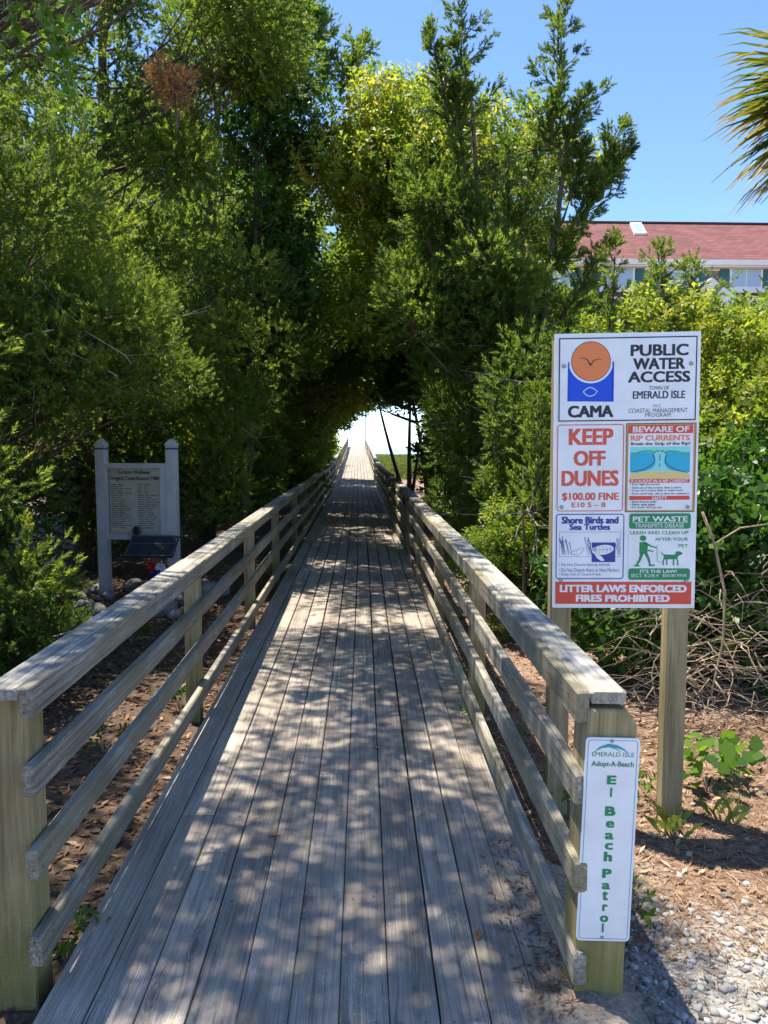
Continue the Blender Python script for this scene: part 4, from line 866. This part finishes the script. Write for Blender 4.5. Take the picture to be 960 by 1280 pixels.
tree('cedar_tree', 'cedar standing directly behind the contributors board', 'tree', (-3.7, 10.9), 8.6, (0.3, 0), 0.18,
     [(-1.4, 10.3, 6.9, 0.8, 1.6, 0.4, 32, 0.5), (-2.9, 10.9, 1.2, 1.3, 0.7, 1.1, 30, 0.36)], 'cedar', CE, 140, 0.15, 0.52, gl, twigs=600, cones=[(-3.7, 10.9, 1.6, 8.8, 3.0, 0.4, 135, 0.42)])
tree('cedar_tree', 'cedar whose tips reach the strip of sky left of centre', 'tree', (-2.9, 14.2), 9.5, (0.6, 0), 0.18,
     [(-2.4, 14.0, 1.6, 1.2, 1.3, 1.4, 34, 0.42)], 'cedarfar', CE, 125, 0.21, 0.52, gl, twigs=160, cones=[(-2.9, 14.2, 2.0, 10.6, 2.6, 0.4, 120, 0.46)],
     plumes=spire(W(405, 130, 14), W(402, 20, 14), 0.7, 320) + spire(W(425, 120, 14), W(452, 45, 14), 0.6, 280) + spire(W(385, 70, 14), W(378, -60, 14), 0.8, 320))
tree('live_oak', 'leafy creeper clad tree left of the strip of sky', 'tree', (-1.9, 12.4), 8.4, (0.5, 0), 0.1, [(-1.25, 12.4, 7.2, 0.6, 0.6, 1.6, 34, 0.32), (-1.3, 12.4, 4.6, 0.6, 0.6, 1.2, 22, 0.32)], 'big', M['green'], 70, 0.15, 0.45, gl, twigs=60)
# dead brown spray, creeper
root = empty('dead_cedar_branch', W(215, 170, 6.3), 'rust brown dead branch hanging in the left cedar', 'branch'); f_ = Fol(); B0 = np.array(root.location)
for (a, b) in ((205, 88), (214, 110), (222, 125), (228, 100), (198, 103)): f_.clump(np.array(W(a, b, 5.75)) - B0, 0.085, 45, 0.075, 0.5)
f_.build('dead_foliage', root, M['dead'], 'cedar'); MB().tube([Vector(W(222, 160, 5.85)) - root.location, Vector(W(218, 120, 5.8)) - root.location, Vector(W(207, 88, 5.75)) - root.location], [0.012, 0.008, 0.003], 5).build('branch_stem', M['bark'], root)
root = empty('creeper', W(62, 60, 3.6), 'pale green leafy creeper hanging at the top left', 'creeper'); f_ = Fol(); st = MB(); B0 = root.location.copy()
for (a0, a1, b0, b1) in ((52, 84, -60, 132), (30, 4, -60, 45), (70, 62, -60, 60), (90, 80, -30, 90)):
    pts = [Vector(W(a0 + (a1 - a0) * t, b0 + (b1 - b0) * t, 3.6)) - B0 + Vector((0.02 * math.sin(9 * t), 0.02 * math.cos(7 * t), 0)) for t in np.linspace(0, 1, 9)]; st.tube(pts, 0.003, 4)
    for p in pts:
        for k in range(2): f_.P.append(np.array(p)[None]); f_.A.append(np.array([[G.normal() * .7, G.normal() * .7, -0.8]])); f_.S.append(np.array([0.09])); f_.T.append(np.array([0.95]))
f_.build('leaves', root, M['green'], 'big'); st.build('stem', M['vinewood'], root)
# left understorey and tunnel
k = 0
for (x, y, h) in ((-2.7, 17.6, 7.6), (-2.5, 21.3, 7.0), (-2.5, 25.0, 6.0), (-2.4, 29.0, 5.2), (-2.4, 33.0, 4.4)):
    lb = ['first cedar past the open sky strip on the left, arching over the walk', 'second dark cedar deeper in the left side of the tunnel', 'third dark cedar deeper in the left side of the tunnel', 'fourth cedar near the tunnel mouth on the left', 'last cedar on the left, lit at the tunnel mouth'][k]; k += 1
    tree('cedar_tree', lb, 'tree', (x, y), h, (0.5, 0), 0.13, [(x + 0.7, y, h * 0.62, 1.5, 1.9, h * 0.36, 50, 0.5), (x, y, 1.4, 1.2, 1.9, 1.3, 34, 0.48), (0, y, 4.0, 1.4, 1.8, 0.9, 26, 0.45)], 'cedarfar', CE, 50, 0.37, 0.45, gl, twigs=60)
tree('wax_myrtle', 'bright shrub lit beyond the left side of the tunnel', 'shrub', (-2.3, 40.0), 2.6, (0, 0), 0.06, [(-2.3, 40, 1.9, 1.3, 2.5, 1.6, 40, 0.45), (-2.1, 46, 2.2, 1.1, 3, 1.5, 30, 0.5)], 'broad', M['yellow'], 32, 0.38, 0.6, twigs=0)
# right side
sp = []
for (a, b, r_, n_) in (((596, 330), (566, 110), 0.62, 420), ((570, 170), (578, -14), 0.5, 420), ((560, 150), (538, 36), 0.36, 220), ((640, 310), (690, 130), 0.6, 420), ((688, 180), (706, -12), 0.5, 420), ((698, 200), (736, 110), 0.32, 200),
                       ((686, 340), (742, 240), 0.5, 380), ((732, 270), (779, 150), 0.34, 260), ((738, 240), (786, 186), 0.26, 150), ((712, 250), (730, 178), 0.3, 160), ((632, 360), (634, 170), 0.55, 380), ((540, 320), (508, 190), 0.5, 300), ((700, 400), (760, 300), 0.36, 240), ((520, 420), (480, 330), 0.45, 260)):
    sp += spire(W(*a, 8.5), W(*b, 8.5), r_, n_)
tree('cedar_tree', 'tall open cedar with pointed spires right of centre', 'tree', (1.75, 8.5), 5.2, (-0.3, 0.1), 0.13,
     [(1.2, 8.6, 3.4, 0.8, 0.7, 1.0, 26, 0.27), (1.9, 8.6, 2.5, 0.8, 0.7, 1.0, 30, 0.28), (1.5, 8.9, 1.3, 0.9, 0.7, 1.1, 30, 0.32)], 'cedar', CE, 130, 0.15, 0.42, gr, plumes=sp, twigs=260, limb=0.028,
     stems=[((-0.55, 0.1), 5.6, 0.1), ((0.55, 0), 5.4, 0.085), ((0.8, -0.1), 3.0, 0.07)])
tree('yaupon_tree', 'yellow green leafy tree rising behind the spired cedar', 'tree', (1.9, 12.6), 6.6, (-0.9, 0), 0.12,
     [(0.7, 12.6, 5.9, 1.5, 1.2, 1.5, 80, 0.38), (2.4, 12.6, 4.9, 1.7, 1.2, 1.9, 70, 0.4), (0.6, 12.8, 3.9, 1.3, 1.0, 0.8, 34, 0.4)], 'broad', M['yellow'], 62, 0.215, 0.68, gr, twigs=120)
tree('cedar_tree', 'dark cedar behind the walk on the right, low and dense', 'tree', (2.6, 11.6), 4.6, (0, 0), 0.12, [(2.2, 11.6, 1.9, 1.3, 0.9, 1.9, 60, 0.4), (3.6, 11.4, 2.3, 1.2, 0.9, 2.0, 50, 0.42)], 'cedarfar', CE, 65, 0.26, 0.4, gr, twigs=90)
tree('cedar_tree', 'cedar leaning over the walk from the right past the leafy tree', 'tree', (2.3, 16.0), 6.6, (-0.8, 0), 0.13, [(0.9, 16, 4.9, 1.6, 1.5, 1.6, 60, 0.45), (2.5, 16, 2.2, 1.3, 1.4, 1.9, 50, 0.45)], 'cedarfar', CE, 55, 0.33, 0.42, gr, twigs=60)
tree('live_oak', 'forked bare stemmed tree at the right of the tunnel mouth', 'tree', (1.35, 20.5), 3.6, (-0.5, 0), 0.08, [(0.5, 20.5, 4.3, 1.9, 1.7, 1.0, 60, 0.45), (2.2, 20.5, 3.9, 1.3, 1.5, 1.0, 34, 0.45)], 'broad', M['green'], 42, 0.42, 0.3, gr, twigs=40, limb=0.03,
     stems=[((-0.95, 0), 3.5, 0.075), ((0.1, 0.1), 3.7, 0.085), ((0.6, 0), 3.4, 0.06)])
tree('live_oak', 'twin stemmed tree beside the forked one at the tunnel mouth', 'tree', (1.75, 18.0), 3.6, (0.2, 0), 0.08, [(1.9, 18, 3.9, 1.5, 1.4, 1.0, 50, 0.42), (3.4, 18.2, 2.2, 1.0, 1.2, 2.0, 40, 0.45)], 'broad', M['green'], 42, 0.4, 0.3, gr, twigs=40, limb=0.03, stems=[((-0.1, 0), 3.4, 0.09), ((0.35, 0.1), 3.3, 0.07)])
tree('live_oak', 'dark tree overhanging the walk in the middle of the tunnel', 'tree', (2.3, 24.5), 4.6, (-0.8, 0), 0.1, [(0.3, 24.5, 4.2, 2.0, 2.0, 0.9, 60, 0.5), (3.4, 25, 3.6, 1.2, 2, 1.2, 30, 0.5)], 'broad', M['green'], 42, 0.46, 0.3, gr, twigs=30, limb=0.03)
tree('wax_myrtle', 'small sunlit shrub just behind the right railing', 'shrub', (1.35, 6.9), 1.0, (0, 0), 0.025, [(1.3, 6.8, 0.65, 0.38, 0.5, 0.75, 30, 0.17), (1.7, 6.4, 0.35, 0.4, 0.4, 0.4, 14, 0.15)], 'broad', M['yellow'], 90, 0.085, 0.5, twigs=60, limb=0.008)
# behind and beside the big sign
tree('wax_myrtle', 'yellow green shrub behind the notice board on its right', 'shrub', (2.9, 6.2), 2.4, (0, 0), 0.05, [(2.75, 6.5, 1.75, 0.75, 0.7, 1.0, 52, 0.28), (3.8, 6.2, 1.75, 1.0, 0.8, 1.25, 62, 0.28), (3.1, 5.6, 1.0, 1.2, 0.5, 1.0, 40, 0.25)], 'broad', M['yellow'], 70, 0.125, 0.62, twigs=260, limb=0.012,
     plumes=[(W(a, b + 60, Y_), W(a + dx, b, Y_), 0.13, 0.03, 46, 0) for (a, b, dx, Y_) in ((745, 392, -8, 6.6), (790, 360, 6, 6.6), (812, 372, -5, 6.4), (846, 368, 10, 6.5), (884, 376, 4, 6.3), (905, 392, 8, 6.2), (935, 388, -6, 6.2), (958, 398, 6, 6.1), (890, 450, 20, 5.8), (930, 470, 22, 5.7), (900, 520, 24, 5.6))])
tree('cedar_tree', 'low drooping cedar behind the notice board on its left', 'tree', (1.95, 7.1), 2.4, (0, 0), 0.06, [(1.95, 7.1, 1.7, 0.7, 0.4, 1.1, 34, 0.26)], 'cedar', CE, 120, 0.12, 0.35, gr, twigs=160, limb=0.014)
for (px, py, Y, lb) in ((826, 300, 6.6, 'young pointed cedar rising behind the notice board top'), (868, 325, 6.7, 'shorter young cedar right of the notice board top'), (770, 290, 7.4, 'slender leaning cedar shoot left of the house windows')):
    p1 = W(px, py, Y); p0 = W(px + (-12 if px == 770 else 2), 450, Y)
    tree('young_cedar', lb, 'tree', (p0[0], p0[1]), p0[2], (0, 0), 0.03, [], 'cedar', CE, 100, 0.11, 0.62, 'young cedars behind the notice board', plumes=spire(p0, p1, 0.42 if px > 800 else 0.26, 330 if px > 800 else 220), twigs=0)
tree('greenbrier_thicket', 'dense leafy thicket at the right edge of the photo', 'shrub', (3.0, 5.2), 1.4, (0, 0), 0.03, [(2.9, 5.0, 0.85, 0.9, 0.5, 0.9, 60, 0.2), (2.0, 5.3, 0.6, 0.6, 0.4, 0.6, 34, 0.2)], 'big', M['green'], 45, 0.10, 0.5, twigs=160, limb=0.008)
tree('young_cedar', 'feathery green seedling cedar left of the notice board', 'tree', *[(lambda p: (p[0], p[1]))(W(655, 640, 6.0)), 1.5, (0, 0), 0.02, [], 'cedar', CE, 90, 0.10, 0.6], plumes=[(W(668, 640, 6.0), W(672, 480, 6.0), 0.26, 0.06, 380)], twigs=10)
# dark trees filling the background left and right
for (x, y, h, lb) in ((-7.0, 8.0, 6.5, 'dark cedar far behind the upper left corner'), (-6.6, 12.5, 8.0, 'dark cedar in the second row on the left'), (-6.0, 17.5, 8.5, 'dark cedar in the second row on the left, farther in'), (-5.2, 22.5, 13.5, 'tall dark cedar far back behind the left trees'), (-8.5, 18.5, 13.0, 'tall dark cedar far back beyond the left edge'), (-2.9, 27.5, 13.0, 'tall dark cedar farthest back behind the creeper clad tree')):
    tree('cedar_tree', lb, 'tree', (x, y), h, (0, 0), 0.18, [(x, y, h * 0.5, 1.9, 2.2, h * 0.46, 70, 0.6)], 'cedarfar', CE, 60, 0.38, 0.36, 'second row of cedars on the left', twigs=80)
for (x, y, h, lb) in ((5.3, 11, 3.6, 'green thicket tree in front of the house on the right'), (7.5, 14, 4.2, 'green thicket tree right of the other in front of the house'), (4.6, 15.5, 4.4, 'dark thicket tree behind the spired cedar on the right')):
    tree('yaupon_tree', lb, 'tree', (x, y), h, (0, 0), 0.1, [(x, y, h * 0.52, 2.0, 1.8, h * 0.46, 70, 0.45)], 'broad', M['yellow'], 42, 0.32, 0.45, 'thicket trees before the house', twigs=40)
# low shrubs at the left
for (x, y, lb) in ((-5.2, 8.0, 'leafy understorey shrub in the dark left of the contributors board'), (-3.9, 13.0, 'leafy understorey shrub in the dark behind the contributors board'), (-6.2, 11.5, 'leafy understorey shrub deep in the shade on the left'), (-4.2, 17.5, 'leafy understorey shrub farthest back in the left shade')):
    tree('wax_myrtle', lb, 'shrub', (x, y), 1.8, (0, 0), 0.04, [(x, y, 1.1, 1.6, 1.4, 1.3, 55, 0.36)], 'broad', M['green'], 36, 0.24, 0.4, 'understorey shrubs on the left', twigs=80, limb=0.012)
for (x, y, s, lb) in ((-2.3, 5.0, 0.34, 'low evergreen shrub at the left edge behind the railing'), (-3.0, 6.6, 0.4, 'low evergreen shrub left of the contributors board')):
    tree('juniper_shrub', lb, 'shrub', (x, y), 0.5, (0, 0), 0.03, [(x, y, 0.3, s * 1.3, s * 1.2, s, 16, 0.2)], 'cedar', CE, 110, 0.10, 0.12, twigs=10, limb=0.01)

# ------------------------------------------------------------------ palm at the right edge
palm = empty('palmetto_palm', (3.45, 5.0, float(ground_z(3.45, 5.0))), 'palm with stiff yellow green fan fronds at the upper right edge', 'palm')
pz0 = palm.location.z; top = 3.88 - pz0
MB().tube([(0.15, 0, -0.2), (0.05, 0, top * 0.4), (0, 0, top * 0.8), (0, 0, top)], [0.16, 0.13, 0.14, 0.1], 12).build('trunk', M['bark'], palm, True)
rg = random.Random(8)
for k in range(32):
    az = k * 2.39996 + rg.uniform(-.2, .2); el = R(70 - 115 * (k / 31) ** 0.8) ; d = Vector((math.cos(az) * math.cos(el), math.sin(az) * math.cos(el), math.sin(el)))
    if k % 3 == 0: d = Vector((-math.cos(el) * math.cos(rg.uniform(-.8, .8)), rg.uniform(-.6, .4) * math.cos(el), math.sin(el))).normalized()
    side = d.cross(Vector((0, 0, 1))).normalized(); up = side.cross(d).normalized(); o0 = Vector((0, 0, top)); l0 = rg.uniform(0.42, 0.55); hub = o0 + d * l0
    V = []; Fc = []; T = []
    for j in range(34):
        a = R(-105 + 210 * j / 33) + rg.uniform(-.03, .03); bd = (d * math.cos(a) + side * math.sin(a)).normalized(); ln = rg.uniform(0.52, 0.72) * (1 - 0.25 * abs(a) / 1.9); ws = bd.cross(up).normalized() * 0.017; tt = rg.random() * 0.5 + rg.choice([0, 0.15, 0.35])
        prev = len(V); prof = ((0.0, 0.35, 0), (0.45, 1.0, -0.02), (0.8, 0.6, -0.09), (1.0, 0.05, -0.2))
        for (t, wf, dr) in prof:
            c = hub + bd * ln * t + Vector((0, 0, dr * ln * 0.9)) + up * 0.03 * math.sin(j)
            V += [c + ws * wf + up * 0.006 * wf, c - up * 0.004, c - ws * wf + up * 0.006 * wf]; T += [min(1, tt + 0.5 * t ** 4)] * 3
        for i in range(3):
            q = prev + 3 * i; Fc += [(q, q+1, q+4, q+3), (q+1, q+2, q+5, q+4)]
    fr = link('frond', npmesh('frond', np.array([tuple(p) for p in V]), np.array(Fc), np.array(T)), M['palm'], palm)
    MB().tube([o0, o0 + d * l0 * 0.6 + Vector((0, 0, 0.02)), hub], [0.02, 0.014, 0.01], 6).build('stalk', flat('palm_stalk', (0.2, 0.22, 0.06)) if k == 0 else bpy.data.materials['palm_stalk'], fr)

# ------------------------------------------------------------------ dry vine tangle and the drooping stem at the right
rg = random.Random(31); tg = MB()
for k in range(420):
    x = rg.uniform(1.75, 3.3); y = rg.uniform(4.15, 5.0); z = rg.uniform(-0.05, 1.0) * rg.random() ** 0.4; a = rg.uniform(0, 6.28); l = rg.uniform(0.3, 0.9); p = Vector((x, y, z)); pts = [p]
    for j in range(5): a += rg.uniform(-.6, .6); p = p + Vector((math.cos(a) * l / 5, math.sin(a) * l / 10, rg.uniform(-.06, .05) + 0.04 * math.cos(j))); p.z = max(p.z, -0.03); pts.append(p)
    if all(ok(q, 0.02) for q in pts): tg.tube(pts, [q_ * rg.choice([0.5, 0.6, 0.8, 1.1]) for q_ in (0.005, 0.005, 0.004, 0.003, 0.002, 0.001)], 3, False)
tag(tg.build('vine_tangle', M['vinewood']), 'tangle of dry brown vine stems at the right edge', 'vine')
st = [W(878, 640, 4.2), W(893, 680, 4.2), W(906, 740, 4.15), W(904, 800, 4.1), W(893, 850, 4.1), W(888, 875, 4.1)]
tg = MB().tube(st, [0.007, 0.0075, 0.007, 0.006, 0.005, 0.003], 6).tube([st[3], W(918, 830, 4.1), W(936, 838, 4.05)], [0.006, 0.004, 0.002], 4).tube([st[1], W(925, 660, 4.3), W(960, 655, 4.4), W(1000, 600, 4.6)], [0.005, 0.005, 0.005, 0.004], 5).tube([st[4], W(905, 868, 4.05), W(912, 885, 4.05)], [0.005, 0.004, 0.002], 4)
tag(tg.build('bare_stem', M['vinewood'], None, True), 'pale bare stem drooping beside the right sign post', 'branch')

# ------------------------------------------------------------------ litter, gravel, weeds
def scatter(name, n, x0, x1, y0, y1, ln, wd, mat, label, cat, tint=(0.2, 0.8), lift=0.006, tilt=0.35, mask=None, parent=None, curl=0.2, zf=None):
    zf = zf or ground_z
    x = G.uniform(x0, x1, n); y = G.uniform(y0, y1, n)
    if mask is not None: k = mask(x, y); x, y = x[k], y[k]; n = len(x)
    a = G.uniform(0, 6.28, n); l = G.uniform(*ln, n); w_ = G.uniform(*wd, n); z = zf(x, y) + lift * G.uniform(0.3, 2.0, n); s = G.normal(size=(n, 2)) * tilt
    d = np.stack([np.cos(a), np.sin(a), s[:, 0]], 1); q = np.stack([-np.sin(a), np.cos(a), s[:, 1]], 1); c = np.stack([x, y, z], 1); up = np.array([0, 0, 1.])
    V = np.stack([c - d * l[:, None]/2, c + q * w_[:, None]/2 + up * (l * curl)[:, None] * 0.4, c + d * l[:, None]/2, c - q * w_[:, None]/2 + up * (l * curl)[:, None] * 0.2], 1).reshape(-1, 3)
    V[:, 2] = np.maximum(V[:, 2], zf(V[:, 0], V[:, 1]) + 0.002)
    t = np.repeat(np.clip(G.uniform(*tint, n), 0, 1), 4); o = link(name, npmesh(name, V, np.arange(len(V)).reshape(-1, 4), t), mat, parent); return tag(o, label, cat, kind='stuff')
left = lambda x, y: (x < -0.95)
scatter('leaf_litter', 14000, -4.5, -0.93, 1.6, 10.5, (0.02, 0.075), (0.012, 0.035), M['litter'], 'brown leaf litter and mulch left of the boardwalk', 'leaf litter', (0.0, 0.85))
scatter('leaf_litter', 5000, 0.72, 3.6, 2.6, 7.5, (0.02, 0.07), (0.01, 0.03), M['litter'], 'brown leaf litter under the notice board', 'leaf litter', (0.35, 1.0))
scatter('pine_straw', 15000, 0.72, 3.0, 2.35, 4.4, (0.04, 0.11), (0.002, 0.004), M['litter'], 'reddish pine straw right of the boardwalk', 'pine straw', (0.45, 1.0), curl=0.05, tilt=0.15)
scatter('pine_straw', 1200, 0.6, 2.2, 1.2, 2.5, (0.02, 0.08), (0.002, 0.006), M['litter'], 'scraps of straw lying on the gravel', 'pine straw', (0.3, 0.9), lift=0.014, curl=0.05, tilt=0.1)
import bmesh
def gravel(n, x0, x1, y0, y1, mask):
    base = np.array([(-1,-1,-1),(1,-1,-1),(1,1,-1),(-1,1,-1),(-.8,-.8,1),(.8,-.8,1),(.8,.8,1),(-.8,.8,1)]) * 0.8; fc = np.array([(0,3,2,1),(4,5,6,7),(0,1,5,4),(1,2,6,5),(2,3,7,6),(3,0,4,7)])
    x = G.uniform(x0, x1, n); y = G.uniform(y0, y1, n); k = mask(x, y); x, y = x[k], y[k]; n = len(x); s = 0.003 + 0.013 * G.random(n) ** 5
    V = base[None] * (1 + G.normal(size=(n, len(base), 3)) * 0.3) * np.stack([s * G.uniform(0.7, 1.4, n), s * G.uniform(0.7, 1.4, n), s * G.uniform(0.45, 0.8, n)], 1)[:, None, :]
    a = G.uniform(0, 6.28, n); c, s_ = np.cos(a)[:, None], np.sin(a)[:, None]; V = np.stack([V[..., 0]*c - V[..., 1]*s_, V[..., 0]*s_ + V[..., 1]*c, V[..., 2]], -1) + np.stack([x, y, ground_z(x, y) + s * 0.25], 1)[:, None, :]
    Fc = (fc[None] + (np.arange(n) * len(base))[:, None, None]).reshape(-1, 4); t = np.repeat(np.clip(G.normal(0.55, 0.22, n), 0, 1), len(base)); return npmesh('gravel', V.reshape(-1, 3), Fc, t)
m_, t_, b2_ = newmat('gravel_stones'); at = N(t_, 'ShaderNodeAttribute'); at.attribute_name = 'tint'; L(t_, ramp(t_, at.outputs['Fac'], [(0, (0.11, 0.10, 0.09)), (0.5, (0.29, 0.275, 0.255)), (0.85, (0.44, 0.42, 0.39)), (1, (0.55, 0.5, 0.43))]).outputs[0], b2_.inputs['Base Color']); b2_.inputs['Roughness'].default_value = 0.85; M['gravel'] = m_
def gmask(x, y): e = 2.55 + 0.25 * np.sin(x * 2.3) + G.normal(size=len(x)) * 0.16; return (y < e)
tag(link('gravel', gravel(17000, 0.5, 2.4, 1.0, 3.0, gmask), M['gravel']), 'pale grey crushed gravel at the lower right corner', 'gravel', kind='stuff')
# sand washed over the right edge of the deck mouth
nx_, ny_ = 34, 44; xs_ = np.linspace(0.34, 0.80, nx_); ys_ = np.linspace(1.5, 2.75, ny_); X, Y = np.meshgrid(xs_, ys_)
edge = 0.50 + 0.16 * smooth(1.9, 2.75, Y) + 0.03 * np.sin(Y * 9) + 0.02 * np.sin(Y * 23 + X * 15)
Zs = -0.03 + 0.075 * smooth(-0.12, 0.12, X - edge) + 0.004 * np.sin(X * 60) * np.sin(Y * 47) - 0.03 * smooth(0.68, 0.8, X)
Zs = np.where(Y < 1.93, np.minimum(Zs, 0.015 - 0.9 * (1.93 - Y)), Zs)
idx = np.arange(nx_ * ny_).reshape(ny_, nx_); Fq = np.stack([idx[:-1, :-1], idx[:-1, 1:], idx[1:, 1:], idx[1:, :-1]], -1).reshape(-1, 4)
m_, t_, b2_ = newmat('grey_sand'); ge = N(t_, 'ShaderNodeNewGeometry'); nz = N(t_, 'ShaderNodeTexNoise', i_Scale=60.0, i_Detail=8.0, i_Roughness=0.75); L(t_, ge.outputs['Position'], nz.inputs['Vector']); L(t_, ramp(t_, nz.outputs[0], [(0.3, (0.10, 0.075, 0.05)), (0.5, (0.27, 0.215, 0.165)), (0.7, (0.42, 0.36, 0.29))]).outputs[0], b2_.inputs['Base Color'])
b2_.inputs['Roughness'].default_value = 0.95; bp = N(t_, 'ShaderNodeBump', i_Strength=0.8, i_Distance=0.01); L(t_, nz.outputs[0], bp.inputs['Height']); L(t_, bp.outputs[0], b2_.inputs['Normal'])
tag(link('sand_drift', npmesh('sand_drift', np.stack([X.ravel(), Y.ravel(), Zs.ravel()], 1), Fq, smooth=True), m_), 'grey sand washed over the right edge of the deck', 'sand', kind='stuff')
def drift_z(x, y):
    e = 0.50 + 0.16 * smooth(1.9, 2.75, y) + 0.03 * np.sin(y * 9) + 0.02 * np.sin(y * 23 + x * 15); return np.maximum(-0.03 + 0.075 * smooth(-0.12, 0.12, x - e) - 0.03 * smooth(0.68, 0.8, x), 0.0)
scatter('deck_debris', 900, 0.44, 0.62, 1.95, 3.0, (0.008, 0.05), (0.002, 0.008), M['litter'], 'straw and leaf scraps caught along the right deck edge', 'leaf litter', (0.1, 0.8), lift=0.003, curl=0.05, tilt=0.08, zf=drift_z, mask=lambda x, y: (x - 0.44) / 0.18 > G.random(len(x)) * (1 + 1.2 * smooth(2.4, 3.0, y)))
# leaves lying on the deck
for k, (px, py, lb) in enumerate(((343, 1044, 'orange brown dry leaf lying on the deck planks'), (598, 1168, 'small tan leaf near the sandy deck edge'), (470, 935, 'small dry leaf on the middle of the deck'))):
    p = onz(px, py, 0.004); s = 0.028; a = k * 1.3; o = link('fallen_leaf', pymesh('fallen_leaf', [(-s, 0, 0.001), (-s*0.2, s*0.45, 0.008), (s, 0, 0.002), (-s*0.2, -s*0.45, 0.006), (0, 0, 0.001)], [(0, 4, 1), (1, 4, 2), (2, 4, 3), (3, 4, 0)]), flat('orange_leaf', (0.42, 0.17, 0.06), 0.7) if k == 0 else bpy.data.materials['orange_leaf'])
    o.location = p; o.rotation_euler = (0, 0, a); tag(o, lb, 'leaf')
def weed(name, px, py, gz, n, size, kind, mat, label, tint=0.6, h=0.12, cat='weed'):
    p = onz(px, py, gz); root = empty(name, (p.x, p.y, float(ground_z(p.x, p.y))), label, cat); f_ = Fol(); st = MB(); rg = random.Random(int(px * 7 + py))
    for k in range(n):
        u = Vector((rg.gauss(0, .5), rg.gauss(0, .5), 1)).normalized(); e = u * h * rg.uniform(0.4, 1.1); st.tube([(0, 0, -0.02), e * 0.5, e], [0.0025, 0.002, 0.001], 3, False)
        f_.P.append(np.array(e)[None]); f_.A.append(np.array([[u.x * 1.4, u.y * 1.4, 0.5]])); f_.S.append(np.array([size * rg.uniform(0.7, 1.2)])); f_.T.append(np.array([tint]))
    f_.build('leaves', root, mat, kind); st.build('stems', M['vinewood'], root); return root
for a in (('leafy_weed', 579, 905, -0.02, 10, 0.10, 'broad', M['green'], 'bright green weed growing at the right deck edge', 0.9, 0.09), ('leafy_weed', 800, 1135, -0.08, 9, 0.09, 'broad', M['green'], 'small leafy weed beside the narrow sign', 0.7, 0.08),
          ('leafy_weed', 885, 985, -0.05, 9, 0.17, 'big', M['green'], 'broad leaved plant at the foot of the right sign post', 0.8, 0.14), ('leafy_weed', 915, 975, -0.05, 7, 0.15, 'big', M['green'], 'broad leaved plant nearest the right edge', 0.75, 0.12),
          ('leafy_weed', 80, 1185, -0.09, 10, 0.09, 'broad', M['green'], 'small weed under the lowest left rail', 0.6, 0.09), ('leafy_weed', 130, 940, -0.09, 10, 0.11, 'broad', M['green'], 'weed patch behind the left railing', 0.45, 0.12), ('leafy_weed', 225, 890, -0.09, 9, 0.1, 'broad', M['green'], 'weed beside the second left railing post', 0.5, 0.12),
          ('leafy_weed', 165, 805, -0.09, 10, 0.12, 'broad', M['green'], 'weed on the mulch before the boulders', 0.5, 0.13), ('leafy_weed', 700, 1000, -0.05, 9, 0.1, 'broad', M['green'], 'weed behind the right railing below the notice board', 0.6, 0.12), ('leafy_weed', 640, 910, -0.05, 9, 0.1, 'broad', M['green'], 'weed seen through the right railing', 0.6, 0.12),
          ('leafy_weed', 795, 1000, -0.05, 8, 0.1, 'broad', M['green'], 'weed between the two sign posts', 0.7, 0.1)): weed(*a)
# grass tufts
def tuft(px, py, gz, n, h, label):
    p = onz(px, py, gz); V = []; T = []; rg = random.Random(int(px))
    for k in range(n):
        a = rg.uniform(0, 6.28); l = h * rg.uniform(0.5, 1.1); b = Vector((rg.gauss(0, .03), rg.gauss(0, .03), -0.01)); u = Vector((math.cos(a), math.sin(a), 0)); s = Vector((-u.y, u.x, 0)) * 0.003
        V += [b - s, b + s, b + u * l * 0.35 + Vector((0, 0, l * 0.75)) + s * 0.6, b + u * l * 0.8 + Vector((0, 0, l * 0.9))]; T += [rg.uniform(0.2, 0.7)] * 4
    o = link('grass_tuft', npmesh('grass_tuft', np.array([tuple(v) for v in V]), np.arange(len(V)).reshape(-1, 4), np.array(T)), M['grass']); o.location = (p.x, p.y, float(ground_z(p.x, p.y))); tag(o, label, 'grass', 'grass tufts')
for a in ((95, 1275, -0.05, 40, 0.1, 'grass tuft at the lower left corner of the deck'), (842, 1030, -0.05, 30, 0.12, 'grass tuft at the foot of the right sign post'), (905, 1015, -0.04, 26, 0.1, 'grass tuft before the broad leaved plants')): tuft(*a)
# dune grass
n = 26000; x = np.concatenate([G.uniform(1.6, 16, n), G.uniform(-14, -1.8, n // 3)]); y = np.concatenate([G.uniform(36, 76, n), G.uniform(42, 76, n // 3)]); n = len(x); z = ground_z(x, y); a = G.uniform(0, 6.28, n); h = G.uniform(0.15, 0.42, n)
u = np.stack([np.cos(a), np.sin(a), 0 * a], 1); s = np.stack([-np.sin(a), np.cos(a), 0 * a], 1) * 0.012; b = np.stack([x, y, z - 0.02], 1); up = np.array([0, 0, 1.])
V = np.stack([b - s, b + s, b + u * (h * 0.2)[:, None] + up * (h * 0.7)[:, None] + s * 0.5, b + u * (h * 0.6)[:, None] + up * h[:, None]], 1).reshape(-1, 3)
tag(link('dune_grass', npmesh('dune_grass', V, np.arange(len(V)).reshape(-1, 4), np.repeat(np.clip(G.normal(0.45, 0.22, n), 0, 1), 4)), M['grass']), 'sunlit grass on the dunes beyond the tunnel', 'grass', kind='stuff')
